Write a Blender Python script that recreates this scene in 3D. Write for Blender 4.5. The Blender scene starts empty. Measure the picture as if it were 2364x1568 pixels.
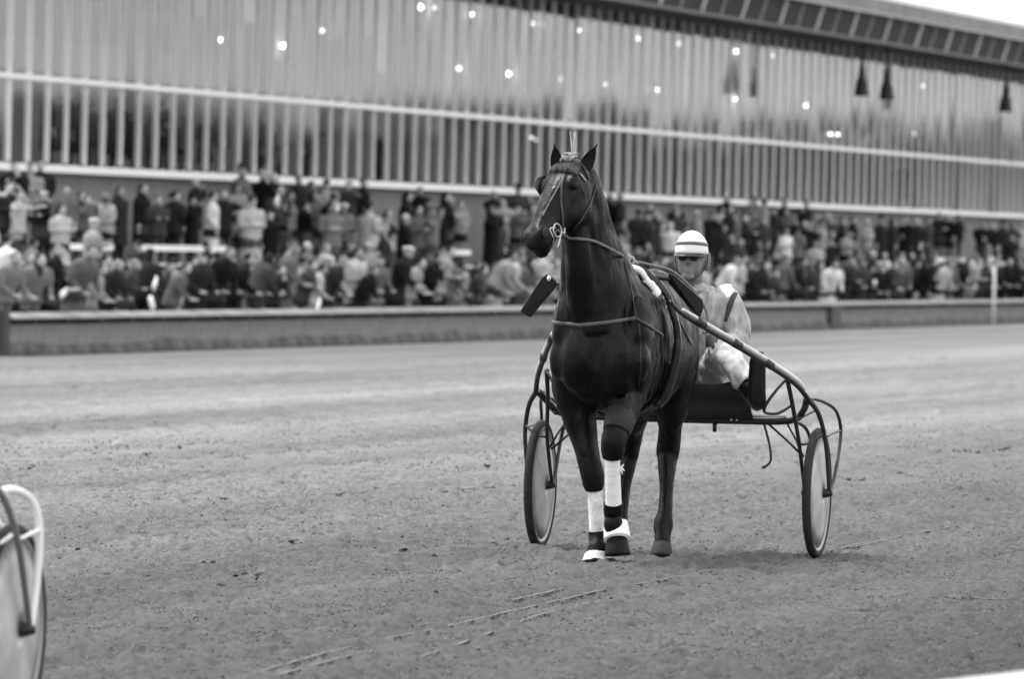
import bpy, bmesh, math, random
import numpy as np
from mathutils import Vector, Matrix, Euler
from mathutils.bvhtree import BVHTree

random.seed(7)
SC = bpy.context.scene
COL = SC.collection

# ------------------------------------------------------------------ camera
# Pixel units below: the photograph scaled to 2364 x 1568.
FPX = 2364 * 300 / 36.0            # 300 mm lens on 36 mm film
CAMH = 1.71
ROLL = math.radians(1.4)
PITCH = math.radians(-0.695)
_f = Vector((0, math.cos(PITCH), math.sin(PITCH)))
_r0 = Vector((1, 0, 0))
_u0 = _r0.cross(_f)
CR = _r0 * math.cos(ROLL) + _u0 * math.sin(ROLL)
CU = _u0 * math.cos(ROLL) - _r0 * math.sin(ROLL)
CF = _f
CAM = Vector((0, 0, CAMH))
cam_d = bpy.data.cameras.new('camera')
cam = bpy.data.objects.new('camera', cam_d)
COL.objects.link(cam)
M = Matrix.Identity(4)
for i in range(3):
    M[i][0], M[i][1], M[i][2], M[i][3] = CR[i], CU[i], -CF[i], CAM[i]
cam.matrix_world = M
cam_d.lens = 300
cam_d.sensor_width = 36
cam_d.clip_start = 0.5
cam_d.clip_end = 6000
cam_d.dof.use_dof = True
cam_d.dof.focus_distance = 45.3
cam_d.dof.aperture_fstop = 7.4
SC.camera = cam

# ------------------------------------------------------------------ sky, sun, exposure
SUN_EL, SUN_AZ = math.radians(58), math.radians(-60)   # high and a little to the left, behind thin cloud
world = bpy.data.worlds.new('World')
SC.world = world
world.use_nodes = True
nt = world.node_tree
nt.nodes.clear()
sky = nt.nodes.new('ShaderNodeTexSky')
sky.sky_type = 'NISHITA'
sky.sun_disc = False
sky.sun_elevation = SUN_EL
sky.sun_rotation = SUN_AZ
sky.dust_density = 4.0
bw = nt.nodes.new('ShaderNodeRGBToBW')
mixn = nt.nodes.new('ShaderNodeMix')
mixn.data_type = 'FLOAT'
mixn.inputs[0].default_value = 0.8        # cloud cover: mostly one even white
mixn.inputs[3].default_value = 8.5
bg = nt.nodes.new('ShaderNodeBackground')
bg.inputs[1].default_value = 0.12
wo = nt.nodes.new('ShaderNodeOutputWorld')
nt.links.new(sky.outputs[0], bw.inputs[0])
nt.links.new(bw.outputs[0], mixn.inputs[2])
nt.links.new(mixn.outputs[0], bg.inputs[0])
nt.links.new(bg.outputs[0], wo.inputs[0])
sun_d = bpy.data.lights.new('sun', 'SUN')
sun_d.energy = 1.5
sun_d.angle = math.radians(14)
sun = bpy.data.objects.new('sun', sun_d)
COL.objects.link(sun)
_sd = Vector((math.sin(SUN_AZ) * math.cos(SUN_EL), math.cos(SUN_AZ) * math.cos(SUN_EL), math.sin(SUN_EL)))
sun.rotation_euler = (-_sd).to_track_quat('-Z', 'Y').to_euler()
SC.view_settings.view_transform = 'Standard'
SC.view_settings.look = 'None'
SC.view_settings.exposure = 1.0
SC.view_settings.gamma = 1.0
SC.cycles.use_denoising = True
SC.cycles.use_adaptive_sampling = True
SC.cycles.adaptive_threshold = 0.015
SC.cycles.max_bounces = 6
SC.cycles.transparent_max_bounces = 12

# ------------------------------------------------------------------ pixel helpers
def ray(x, y):
    return (CF + CR * ((x - 1182) / FPX) + CU * ((784 - y) / FPX))
def hit(x, y, p, n):
    d = ray(x, y)
    return CAM + d * ((p - CAM).dot(n) / d.dot(n))
def atdepth(x, y, depth):
    return CAM + ray(x, y) * depth
def pix(p):
    q = p - CAM
    z = q.dot(CF)
    return 1182 + FPX * q.dot(CR) / z, 784 - FPX * q.dot(CU) / z

# direction of the fence and the stand (their vanishing point), and across it
_vp = ray(5400, 648)
UD = Vector((_vp.x, _vp.y, 0)).normalized()
VD = Vector((-UD.y, UD.x, 0))
UANG = math.atan2(UD.y, UD.x)
def W(u, v, z=0.0):
    return UD * u + VD * v + Vector((0, 0, z))
_pf = atdepth(0, 823, FPX / 125.0)
VF, ZF = _pf.dot(VD), _pf.z            # fence line, ground level there
VB = VF + 9.2                          # glass front of the stand
def uv_hit(x, y, v):
    p = hit(x, y, VD * v, VD)
    return p.dot(UD), p.z
def ground_z(v):
    t = (v - 13.0) / (VF - 13.0)
    t = max(0.0, min(1.0, t))
    return ZF * (t * t * (3 - 2 * t) * 0.5 + t * 0.5)

# ------------------------------------------------------------------ materials (black-and-white film: greys only)
MATS = {}
def mat(name, g, rough=0.6, spec=0.4, var=0.0, scale=6.0, bump=0.0, bscale=40.0, metal=0.0, stretch=None, emit=0.0, coat=0.0, sheen=0.0):
    if name in MATS:
        return MATS[name]
    m = bpy.data.materials.new(name)
    m.use_nodes = True
    n = m.node_tree
    b = n.nodes['Principled BSDF']
    b.inputs['Base Color'].default_value = (g, g, g, 1)
    b.inputs['Roughness'].default_value = rough
    b.inputs['Specular IOR Level'].default_value = spec
    b.inputs['Metallic'].default_value = metal
    b.inputs['Coat Weight'].default_value = coat
    b.inputs['Sheen Weight'].default_value = sheen
    if emit:
        b.inputs['Emission Color'].default_value = (1, 1, 1, 1)
        b.inputs['Emission Strength'].default_value = emit
    if var or bump:
        tc = n.nodes.new('ShaderNodeTexCoord')
        mp = n.nodes.new('ShaderNodeMapping')
        n.links.new(tc.outputs['Object'], mp.inputs[0])
        if stretch:
            mp.inputs['Scale'].default_value = stretch
    if var:
        nz = n.nodes.new('ShaderNodeTexNoise')
        nz.inputs['Scale'].default_value = scale
        nz.inputs['Detail'].default_value = 5
        nz.inputs['Roughness'].default_value = 0.6
        n.links.new(mp.outputs[0], nz.inputs[0])
        mr = n.nodes.new('ShaderNodeMapRange')
        mr.inputs[1].default_value = 0.3
        mr.inputs[2].default_value = 0.7
        mr.inputs[3].default_value = max(0.0, g * (1 - var))
        mr.inputs[4].default_value = min(0.95, g * (1 + var))
        n.links.new(nz.outputs[0], mr.inputs[0])
        n.links.new(mr.outputs[0], b.inputs['Base Color'])
    if bump:
        nb = n.nodes.new('ShaderNodeTexNoise')
        nb.inputs['Scale'].default_value = bscale
        nb.inputs['Detail'].default_value = 4
        n.links.new(mp.outputs[0], nb.inputs[0])
        bp = n.nodes.new('ShaderNodeBump')
        bp.inputs['Strength'].default_value = bump
        bp.inputs['Distance'].default_value = 0.02
        n.links.new(nb.outputs[0], bp.inputs['Height'])
        n.links.new(bp.outputs[0], b.inputs['Normal'])
    MATS[name] = m
    return m

# ------------------------------------------------------------------ mesh helpers
class MB:
    """collects shapes for ONE mesh"""
    def __init__(self):
        self.v, self.f, self.mi = [], [], []
        self.tags = []                 # (centre, radius, tag) samples used to pick materials after a remesh
    def add(self, vs, fs, mi=0):
        o = len(self.v)
        self.v += [tuple(p) for p in vs]
        self.f += [tuple(i + o for i in f) for f in fs]
        self.mi += [mi] * len(fs)
    def box(self, c, s, mi=0, rot=None):
        c = Vector(c)
        vs = []
        for z in (-1, 1):
            for y in (-1, 1):
                for x in (-1, 1):
                    p = Vector((x * s[0] / 2, y * s[1] / 2, z * s[2] / 2))
                    if rot is not None:
                        p = rot @ p
                    vs.append(c + p)
        self.add(vs, [(0, 2, 3, 1), (4, 5, 7, 6), (0, 1, 5, 4), (2, 6, 7, 3), (0, 4, 6, 2), (1, 3, 7, 5)], mi)
    def rings(self, rings, mi=0, closed=False):
        n = len(rings[0])
        vs = [p for r in rings for p in r]
        fs = []
        m = len(rings)
        for i in range(m if closed else m - 1):
            a, b = i * n, ((i + 1) % m) * n
            for j in range(n):
                k = (j + 1) % n
                fs.append((a + j, a + k, b + k, b + j))
        if not closed:
            fs.append(tuple(range(n - 1, -1, -1)))
            fs.append(tuple(range((m - 1) * n, m * n)))
        self.add(vs, fs, mi)
    def ell(self, c, r, mi=0, rot=None, n=14, m=8, tag=None):
        c = Vector(c)
        rg = []
        for i in range(m + 1):
            th = math.pi * (0.02 + 0.96 * i / m)
            ring = []
            for j in range(n):
                a = 2 * math.pi * j / n
                p = Vector((r[0] * math.sin(th) * math.cos(a), r[1] * math.sin(th) * math.sin(a), -r[2] * math.cos(th)))
                if rot is not None:
                    p = rot @ p
                ring.append(c + p)
            rg.append(ring)
        self.rings(rg, mi)
        if tag is not None:
            self.tags.append((c, min(r) * 0.9, tag))
            ax = max(range(3), key=lambda k: r[k])
            e = Vector((0, 0, 0)); e[ax] = r[ax] - min(r)
            if rot is not None:
                e = rot @ e
            if e.length > 0.01:
                for s in (-1, -.5, .5, 1):
                    self.tags.append((c + e * s, min(r) * 0.8, tag))
    def tube(self, pts, rad, mi=0, n=10, up=None, ratio=1.0, sub=4, tag=None, closed=False):
        """smooth tapered tube; ratio = second half-axis / first; 'up' orients the first half-axis"""
        P, R, Q = spline(pts, rad, sub, ratio, closed)
        rg = []
        m = len(P)
        prev = None
        for i in range(m):
            if closed:
                t = (P[(i + 1) % m] - P[i - 1]).normalized()
            else:
                t = (P[min(i + 1, m - 1)] - P[max(i - 1, 0)])
                t = t.normalized() if t.length > 1e-9 else Vector((0, 0, 1))
            a = Vector(up) if up is not None else (prev if prev is not None else (Vector((0, 0, 1)) if abs(t.z) < 0.9 else Vector((1, 0, 0))))
            a = (a - t * a.dot(t))
            if a.length < 1e-6:
                a = t.orthogonal()
            a.normalize()
            prev = a
            b = t.cross(a)
            rg.append([P[i] + a * (R[i] * math.cos(2 * math.pi * j / n)) + b * (R[i] * Q[i] * math.sin(2 * math.pi * j / n)) for j in range(n)])
            if tag is not None:
                self.tags.append((P[i].copy(), R[i] * min(1, Q[i]), tag))
        self.rings(rg, mi, closed)
    def loft(self, secs, mi=0, n=18, tag=None, power=2.0):
        """secs: (centre, half-axis vector a, half-axis vector b)"""
        rg = []
        for c, a, b in secs:
            c, a, b = Vector(c), Vector(a), Vector(b)
            ring = []
            for j in range(n):
                th = 2 * math.pi * j / n
                cx, sx = math.cos(th), math.sin(th)
                k = (abs(cx) ** power + abs(sx) ** power) ** (-1 / power)
                ring.append(c + a * cx * k + b * sx * k)
            rg.append(ring)
            if tag is not None:
                self.tags.append((c, min(a.length, b.length), tag))
        self.rings(rg, mi)
    def mesh(self, name, mats, smooth=True):
        me = bpy.data.meshes.new(name)
        me.from_pydata([tuple(p) for p in self.v], [], self.f)
        for m in (mats if isinstance(mats, (list, tuple)) else [mats]):
            me.materials.append(m)
        me.polygons.foreach_set('material_index', self.mi)
        if smooth:
            me.polygons.foreach_set('use_smooth', [True] * len(self.f))
        me.update()
        return me
    def build(self, name, mats, parent=None, smooth=True, loc=None):
        o = bpy.data.objects.new(name, self.mesh(name, mats, smooth))
        COL.objects.link(o)
        if parent is not None:
            o.parent = parent
        if loc is not None:
            o.location = loc
        return o
    def fused(self, name, mats, voxel, smooth=6, parent=None, factor=0.5):
        """union of every overlapping shape as one continuous skin; tags choose the material"""
        me = self.mesh(name + '_raw', mats)
        o = bpy.data.objects.new(name, me)
        COL.objects.link(o)
        md = o.modifiers.new('r', 'REMESH'); md.mode = 'VOXEL'; md.voxel_size = voxel; md.use_smooth_shade = True
        if smooth:
            sm = o.modifiers.new('s', 'SMOOTH'); sm.iterations = smooth; sm.factor = factor
        dg = bpy.context.evaluated_depsgraph_get()
        dg.update()
        out = bpy.data.meshes.new_from_object(o.evaluated_get(dg))
        o.modifiers.clear()
        o.data = out
        bpy.data.meshes.remove(me)
        out.name = name
        out.materials.clear()
        for m in mats:
            out.materials.append(m)
        if self.tags:
            N = len(out.polygons)
            ce = np.empty(N * 3, dtype=np.float32)
            out.polygons.foreach_get('center', ce)
            ce = ce.reshape(-1, 3)
            best = np.full(N, 1e9, dtype=np.float32)
            idx = np.zeros(N, dtype=np.int32)
            for c, r, t in self.tags:
                d = np.linalg.norm(ce - np.array(c, dtype=np.float32), axis=1) - r
                k = d < best
                best[k] = d[k]
                idx[k] = t
            out.polygons.foreach_set('material_index', idx)
        out.polygons.foreach_set('use_smooth', [True] * len(out.polygons))
        out.update()
        if parent is not None:
            o.parent = parent
        return o

def spline(pts, rad, sub, ratio=1.0, closed=False):
    P = [Vector(p) for p in pts]
    n = len(P)
    R = list(rad) if isinstance(rad, (list, tuple)) else [rad] * n
    Q = list(ratio) if isinstance(ratio, (list, tuple)) else [ratio] * n
    if sub <= 1 or n < 3:
        return P, R, Q
    oP, oR, oQ = [], [], []
    segs = n if closed else n - 1
    for i in range(segs):
        if closed:
            p0, p1, p2, p3 = P[i - 1], P[i], P[(i + 1) % n], P[(i + 2) % n]
            j = (i + 1) % n
        else:
            p0, p1, p2, p3 = P[max(i - 1, 0)], P[i], P[i + 1], P[min(i + 2, n - 1)]
            j = i + 1
        for s in range(sub):
            t = s / sub
            oP.append(0.5 * (2 * p1 + (p2 - p0) * t + (2 * p0 - 5 * p1 + 4 * p2 - p3) * t * t + (3 * p1 - p0 - 3 * p2 + p3) * t ** 3))
            tt = t * t * (3 - 2 * t)
            oR.append(R[i] * (1 - tt) + R[j] * tt)
            oQ.append(Q[i] * (1 - tt) + Q[j] * tt)
    if not closed:
        oP.append(P[-1]); oR.append(R[-1]); oQ.append(Q[-1])
    return oP, oR, oQ

def empty(name, loc=(0, 0, 0), rz=0.0, label=None, cat=None, group=None):
    o = bpy.data.objects.new(name, None)
    o.empty_display_size = 0.2
    COL.objects.link(o)
    o.location = loc
    o.rotation_euler = (0, 0, rz)
    return tag(o, label, cat, group)
def tag(o, label=None, cat=None, group=None, kind=None):
    if label: o['label'] = label
    if cat: o['category'] = cat
    if group: o['group'] = group
    if kind: o['kind'] = kind
    return o
def inst(name, me, parent=None, loc=(0, 0, 0), rot=(0, 0, 0), scale=(1, 1, 1)):
    o = bpy.data.objects.new(name, me)
    COL.objects.link(o)
    o.parent = parent
    o.location = loc
    o.rotation_euler = rot
    o.scale = scale
    return o
# ------------------------------------------------------------------ ground: one sheet, flat near the camera, falling gently to the fence
def make_ground():
    m = bpy.data.materials.new('track_sand')
    m.use_nodes = True
    n = m.node_tree
    b = n.nodes['Principled BSDF']
    b.inputs['Roughness'].default_value = 0.9
    b.inputs['Specular IOR Level'].default_value = 0.15
    L = n.links.new
    g = n.nodes.new('ShaderNodeNewGeometry')
    rt = n.nodes.new('ShaderNodeVectorRotate'); rt.rotation_type = 'Z_AXIS'
    rt.inputs['Angle'].default_value = -UANG
    L(g.outputs['Position'], rt.inputs['Vector'])
    def noise(scale, vec_scale, detail=5, rough=0.6, rot=0.0):
        mp = n.nodes.new('ShaderNodeMapping'); mp.inputs['Scale'].default_value = vec_scale
        mp.inputs['Rotation'].default_value = (0, 0, rot)
        L(rt.outputs[0], mp.inputs[0])
        t = n.nodes.new('ShaderNodeTexNoise'); t.inputs['Scale'].default_value = scale
        t.inputs['Detail'].default_value = detail; t.inputs['Roughness'].default_value = rough
        L(mp.outputs[0], t.inputs[0])
        return t.outputs[0]
    def rng(s, a, bb, c, d):
        r = n.nodes.new('ShaderNodeMapRange')
        for i, x in enumerate((a, bb, c, d)): r.inputs[i + 1].default_value = x
        L(s, r.inputs[0]); return r.outputs[0]
    def mul(a, bb):
        k = n.nodes.new('ShaderNodeMath'); k.operation = 'MULTIPLY'; L(a, k.inputs[0])
        if isinstance(bb, float): k.inputs[1].default_value = bb
        else: L(bb, k.inputs[1])
        return k.outputs[0]
    sep = n.nodes.new('ShaderNodeSeparateXYZ'); L(rt.outputs[0], sep.inputs[0])
    # tone across the track: the inside lane darker, the middle lighter with pale bands
    wob = noise(0.05, (0.4, 1.0, 1), 3)
    add = n.nodes.new('ShaderNodeMath'); add.operation = 'MULTIPLY_ADD'
    L(wob, add.inputs[0]); add.inputs[1].default_value = 2.4; L(sep.outputs[1], add.inputs[2])
    sh = n.nodes.new('ShaderNodeMath'); sh.operation = 'SUBTRACT'; L(add.outputs[0], sh.inputs[0]); sh.inputs[1].default_value = 1.2
    nrm = rng(sh.outputs[0], 3.0, 45.0, 0.0, 1.0)
    ramp = n.nodes.new('ShaderNodeValToRGB')
    e = ramp.color_ramp.elements
    vals = [(0.0000, 0.088), (0.0476, 0.096), (0.0952, 0.111), (0.1310, 0.128), (0.1667, 0.146), (0.1905, 0.150), (0.2143, 0.177), (0.2452, 0.219), (0.2738, 0.184), (0.3095, 0.195), (0.3524, 0.227), (0.4048, 0.178), (0.4405, 0.198), (0.4738, 0.248), (0.5143, 0.193), (0.5952, 0.184), (0.6905, 0.203), (0.7857, 0.180), (1.0000, 0.161)]
    e[0].position, e[0].color = vals[0][0], (vals[0][1],) * 3 + (1,)
    e[1].position, e[1].color = vals[-1][0], (vals[-1][1],) * 3 + (1,)
    for p, c in vals[1:-1]:
        x = e.new(p); x.color = (c, c, c, 1)
    L(nrm, ramp.inputs[0])
    streak = rng(noise(1.0, (0.022, 0.30, 1), 4, 0.6), 0.34, 0.66, 0.78, 1.24)
    streak2 = rng(noise(1.0, (0.10, 3.0, 1), 4, 0.7), 0.3, 0.7, 0.92, 1.09)
    lines = rng(noise(1.0, (0.22, 13.0, 1), 2, 0.5, 0.10), 0.66, 0.74, 1.0, 1.32)
    mott = rng(noise(2.2, (1, 1, 1), 6, 0.7), 0.25, 0.75, 0.84, 1.17)
    grain = rng(noise(26.0, (0.6, 1, 1), 4, 0.75), 0.3, 0.7, 0.66, 1.34)
    clump = rng(noise(5.5, (0.5, 1, 1), 4, 0.65), 0.30, 0.40, 0.62, 1.0)
    band = rng(noise(1.0, (0.006, 0.42, 1), 3, 0.7), 0.38, 0.62, 0.86, 1.16)
    c = ramp.outputs[0]
    for s in (band, streak, streak2, lines, mott, grain, clump):
        c = mul(c, s)
    L(c, b.inputs['Base Color'])
    hb = noise(14.0, (0.6, 1, 1), 8, 0.75)
    bp = n.nodes.new('ShaderNodeBump'); bp.inputs['Strength'].default_value = 0.9; bp.inputs['Distance'].default_value = 0.05
    L(hb, bp.inputs['Height']); L(bp.outputs[0], b.inputs['Normal'])
    MATS['track_sand'] = m
    vs, fs = [], []
    us = [-2500, -600, -60, 0, 20, 40, 60, 80, 120, 200, 400, 900, 3500]
    vv = [-2500, -400, -30, 0] + [3 + 0.8 * i for i in range(int((VF - 2.0) / 0.8))] + [VF + .4, VF + 60, 400, 3000]
    for v in vv:
        for u in us:
            vs.append(W(u, v, ground_z(v)))
    k = len(us)
    for i in range(len(vv) - 1):
        for j in range(k - 1):
            fs.append((i * k + j, i * k + j + 1, (i + 1) * k + j + 1, (i + 1) * k + j))
    mb = MB(); mb.add(vs, fs)
    o = mb.build('race_track', m)
    for p in o.data.polygons:
        if p.normal.z < 0: p.flip()
    tag(o, 'pale raked sand race track streaked with wheel marks', 'race track', kind='structure')
make_ground()

# loose raked sand: real relief over the part of the track in view
def make_sand():
    rs = np.random.RandomState(5)
    V, F = [], []
    off = 0
    for (y0, y1, hw0, hw1, dx, dy, amp) in ((30.5, 60.4, 3.0, 5.2, .018, .065, .015), (60.0, 150.0, 5.2, 10.4, .042, .24, .018)):
        ny = int((y1 - y0) / dy); nx = int(2 * hw1 / dx)
        X, Y = np.meshgrid(np.linspace(-hw1, hw1, nx), np.linspace(y0, y1, ny))
        r = rs.randn(ny, nx)
        h = r + np.roll(r, 1, 1) * .7 + np.roll(r, -1, 1) * .7 + np.roll(r, 1, 0) * .3
        c = rs.randn(ny // 3 + 2, nx // 5 + 2)
        big = np.kron(c, np.ones((3, 5)))[:ny, :nx]
        big = (big + np.roll(big, 2, 1) + np.roll(big, -2, 1) + np.roll(big, 1, 0)) / 2
        h = amp * (h * .75 + big * .75)
        vv = X * VD.x + Y * VD.y
        t = np.clip((vv - 13.0) / (VF - 13.0), 0, 1)
        gz = ZF * (t * t * (3 - 2 * t) * .5 + t * .5)
        z = gz + np.clip(h, -.035, .06) * .6 + .006
        keep = vv < VF - .3
        edge = np.clip((np.abs(X) - (hw0 + (hw1 - hw0) * (Y - y0) / (y1 - y0)) + .8) / .8, 0, 1)
        z = z - edge * .05                       # feather the sides into the firm track below
        z = np.where(keep, z, gz - .5)
        z[0, :] = gz[0, :] - .06; z[-1, :] = gz[-1, :] - .06
        V.append(np.stack([X, Y, z], -1).reshape(-1, 3))
        i = np.arange(ny * nx).reshape(ny, nx)
        q = np.stack([i[:-1, :-1], i[:-1, 1:], i[1:, 1:], i[1:, :-1]], -1)
        # only the fan the lens can see, with a margin for a step to the side
        hw = hw0 + (hw1 - hw0) * (Y[:-1, :-1] - y0) / (y1 - y0)
        ok = (np.abs(X[:-1, :-1]) < hw + .2) & keep[:-1, :-1] & keep[1:, 1:] & keep[:-1, 1:] & keep[1:, :-1]
        F.append(q[ok].reshape(-1, 4) + off)
        off += ny * nx
    V = np.concatenate(V).astype(np.float32); F = np.concatenate(F).astype(np.int32)
    used = np.unique(F); mp = np.zeros(len(V), np.int32); mp[used] = np.arange(len(used))
    V = V[used]; F = mp[F]
    me = bpy.data.meshes.new('loose_sand')
    me.vertices.add(len(V)); me.vertices.foreach_set('co', V.ravel())
    me.loops.add(F.size); me.loops.foreach_set('vertex_index', F.ravel())
    me.polygons.add(len(F)); me.polygons.foreach_set('loop_start', np.arange(0, F.size, 4, dtype=np.int32))
    me.polygons.foreach_set('loop_total', np.full(len(F), 4, np.int32))
    me.update(calc_edges=True)
    me.polygons.foreach_set('use_smooth', [True] * len(F))
    me.materials.append(MATS['track_sand'])
    o = bpy.data.objects.new('loose_sand', me); COL.objects.link(o)
    tag(o, 'loose lumpy sand covering the race track', 'sand', kind='structure')
make_sand()

def ghit(x, y, v0=None):
    """pixel -> point on the ground sheet"""
    d = ray(x, y); lo, hi = 5.0, 900.0
    for _ in range(50):
        mid = (lo + hi) / 2
        p = CAM + d * mid
        if p.z > ground_z(p.dot(VD)): lo = mid
        else: hi = mid
    return CAM + d * lo

# wheel ruts: low pale ridges thrown up beside the tyres
def make_ruts():
    rnd = random.Random(17)
    L = [[(560, 1572), (680, 1538), (774, 1512), (880, 1490)], [(640, 1570), (760, 1536), (860, 1512)], [(877, 1488), (1032, 1455), (1220, 1411), (1399, 1370), (1559, 1341), (1680, 1317)], [(860, 1566), (980, 1524), (1084, 1488), (1220, 1437), (1330, 1408), (1420, 1385)],
         [(1733, 1280), (1790, 1268), (1860, 1256)], [(1780, 1296), (1840, 1285), (1900, 1281), (2019, 1256), (2115, 1239), (2200, 1222)], [(1960, 1272), (2060, 1250), (2150, 1230)], [(1866, 1332), (1920, 1334)], [(1960, 1351), (2008, 1353)], [(2210, 1348), (2262, 1350)], [(2125, 1386), (2200, 1387), (2260, 1391), (2330, 1393)],
         [(215, 1459), (255, 1458), (300, 1457)], [(370, 1458), (420, 1453), (465, 1451)], [(1180, 1395), (1280, 1372), (1370, 1352)], [(1100, 1310), (1180, 1300)], [(560, 1160), (700, 1150), (850, 1142)], [(1010, 1140), (1150, 1128), (1190, 1125)], [(300, 1190), (420, 1180)], [(2000, 1180), (2140, 1160), (2300, 1135)], [(2090, 1330), (2180, 1310)]]
    for pts in L:
        P, _, _ = spline([Vector((x, y, 0)) for x, y in pts], .1, 9)
        mb = MB()
        run = []
        def flush():
            if len(run) > 2: mb.tube(run, [.001] + [rnd.uniform(.0018, .0032) for _ in run[1:-1]] + [.001], n=6, sub=1, ratio=3.6, up=(0, 0, 1))
            run.clear()
        for q in P:
            if rnd.random() < .012: flush()
            g = ghit(q.x + rnd.gauss(0, .6), q.y + rnd.gauss(0, .5)); run.append(g + Vector((0, 0, .017)))
        flush()
        if not mb.v: continue
        o = mb.build('wheel_rut', mat('rut_pale_sand', .17, .9, .1, .3, 20))
        tag(o, 'pale ridge of sand left beside a wheel track', 'wheel rut', kind='structure')
make_ruts()

# coarse grit lying on the sand, pale and dark
def make_grit():
    rs = np.random.RandomState(12)
    base = np.array([(1, 0, 0), (-1, 0, 0), (0, 1, 0), (0, -1, 0), (0, 0, 1), (0, 0, -.6)], np.float32)
    tri = np.array([(0, 2, 4), (2, 1, 4), (1, 3, 4), (3, 0, 4), (2, 0, 5), (1, 2, 5), (3, 1, 5), (0, 3, 5)], np.int32)
    N = 90000
    y = 1.0 / rs.uniform(1 / 85.0, 1 / 31.0, N)
    x = rs.uniform(-1, 1, N) * (.062 * y + .5)
    vv = x * VD.x + y * VD.y
    t = np.clip((vv - 13.0) / (VF - 13.0), 0, 1)
    z = ZF * (t * t * (3 - 2 * t) * .5 + t * .5) + .009
    r = (.0030 + .0040 * rs.rand(N) ** 2.5) * (y / 42.0) ** .4
    P = np.repeat(base[None], N, 0) * rs.uniform(.6, 1.5, (N, 6, 1))
    P = P * r[:, None, None] * np.array([1.25, 1.25, .95])
    a = rs.uniform(0, 6.28, N)
    c, s = np.cos(a)[:, None], np.sin(a)[:, None]
    X = P[..., 0] * c - P[..., 1] * s; Y = P[..., 0] * s + P[..., 1] * c
    V = np.stack([X + x[:, None], Y + y[:, None], P[..., 2] + z[:, None]], -1).reshape(-1, 3).astype(np.float32)
    F = (tri[None] + (np.arange(N) * 6)[:, None, None]).reshape(-1, 3).astype(np.int32)
    me = bpy.data.meshes.new('grit')
    me.vertices.add(len(V)); me.vertices.foreach_set('co', V.ravel())
    me.loops.add(F.size); me.loops.foreach_set('vertex_index', F.ravel())
    me.polygons.add(len(F)); me.polygons.foreach_set('loop_start', np.arange(0, F.size, 3, dtype=np.int32))
    me.polygons.foreach_set('loop_total', np.full(len(F), 3, np.int32))
    me.update(calc_edges=True)
    for m in (mat('grit_pale', .20, .9, .1), mat('grit_dark', .07, .95, .1), mat('grit_mid', .12, .95, .1)): me.materials.append(m)
    me.polygons.foreach_set('material_index', np.repeat(rs.choice([0, 1, 2], N, p=[.46, .16, .38]), 8).astype(np.int32))
    o = bpy.data.objects.new('grit', me); COL.objects.link(o)
    tag(o, 'coarse pale and dark grit strewn over the sand', 'grit', kind='stuff')
make_grit()

# loose clods of dark earth thrown up by hooves and wheels
def make_clods():
    spots = [(90, 1085, 14), (72, 1087, 8), (238, 1055, 20), (335, 1052, 22), (420, 1038, 12), (1125, 1080, 12), (990, 1092, 10), (570, 1335, 26), (600, 1342, 12),
             (965, 1375, 20), (1005, 1378, 6), (905, 1248, 24), (860, 1255, 14), (385, 1338, 22), (478, 1305, 18), (1110, 1258, 26), (1145, 1262, 12), (155, 1390, 28), (130, 1296, 22), (180, 1278, 8),
             (1980, 1115, 22), (1960, 1114, 10), (2215, 1046, 20), (2175, 1048, 10), (2250, 1050, 12), (2300, 1042, 20), (2030, 1030, 14), (2080, 1096, 14),
             (930, 1278, 18), (1010, 1290, 14), (700, 1135, 10), (620, 1132, 24), (520, 1160, 12), (345, 1345, 8), (660, 1258, 10), (800, 1260, 10), (520, 1360, 14), (1760, 1130, 8), (1690, 1180, 8), (2270, 1160, 14)]
    mb = MB()
    rnd = random.Random(3)
    for (x, y, w) in spots:
        for k in range(max(2, int(w / 4))):
            p = ghit(x + rnd.gauss(0, w * .5), y + rnd.gauss(0, 1.6))
            s = rnd.uniform(.006, .014) * (1.3 if k == 0 else 1)
            rot = Euler((rnd.uniform(-.5, .5), rnd.uniform(-.5, .5), rnd.uniform(0, 6))).to_matrix()
            mb.ell(p + Vector((0, 0, s * .25 + .012)), (s * rnd.uniform(1, 2.4), s * rnd.uniform(.8, 1.4), s * .6), rot=rot, n=7, m=4)
    for k in range(30):
        p = ghit(rnd.uniform(-20, 2380), 960 + 620 * rnd.random() ** .8)
        s = rnd.uniform(.004, .009)
        rot = Euler((rnd.uniform(-.5, .5), rnd.uniform(-.5, .5), rnd.uniform(0, 6))).to_matrix()
        mb.ell(p + Vector((0, 0, s * .2 + .012)), (s * rnd.uniform(1, 1.8), s, s * .6), rot=rot, n=6, m=3)
    o = mb.build('earth_clods', mat('damp_earth', .05, .95, .1, .3, 30))
    tag(o, 'small dark clods of earth scattered over the sand track', 'clods', kind='stuff')
make_clods()

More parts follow.
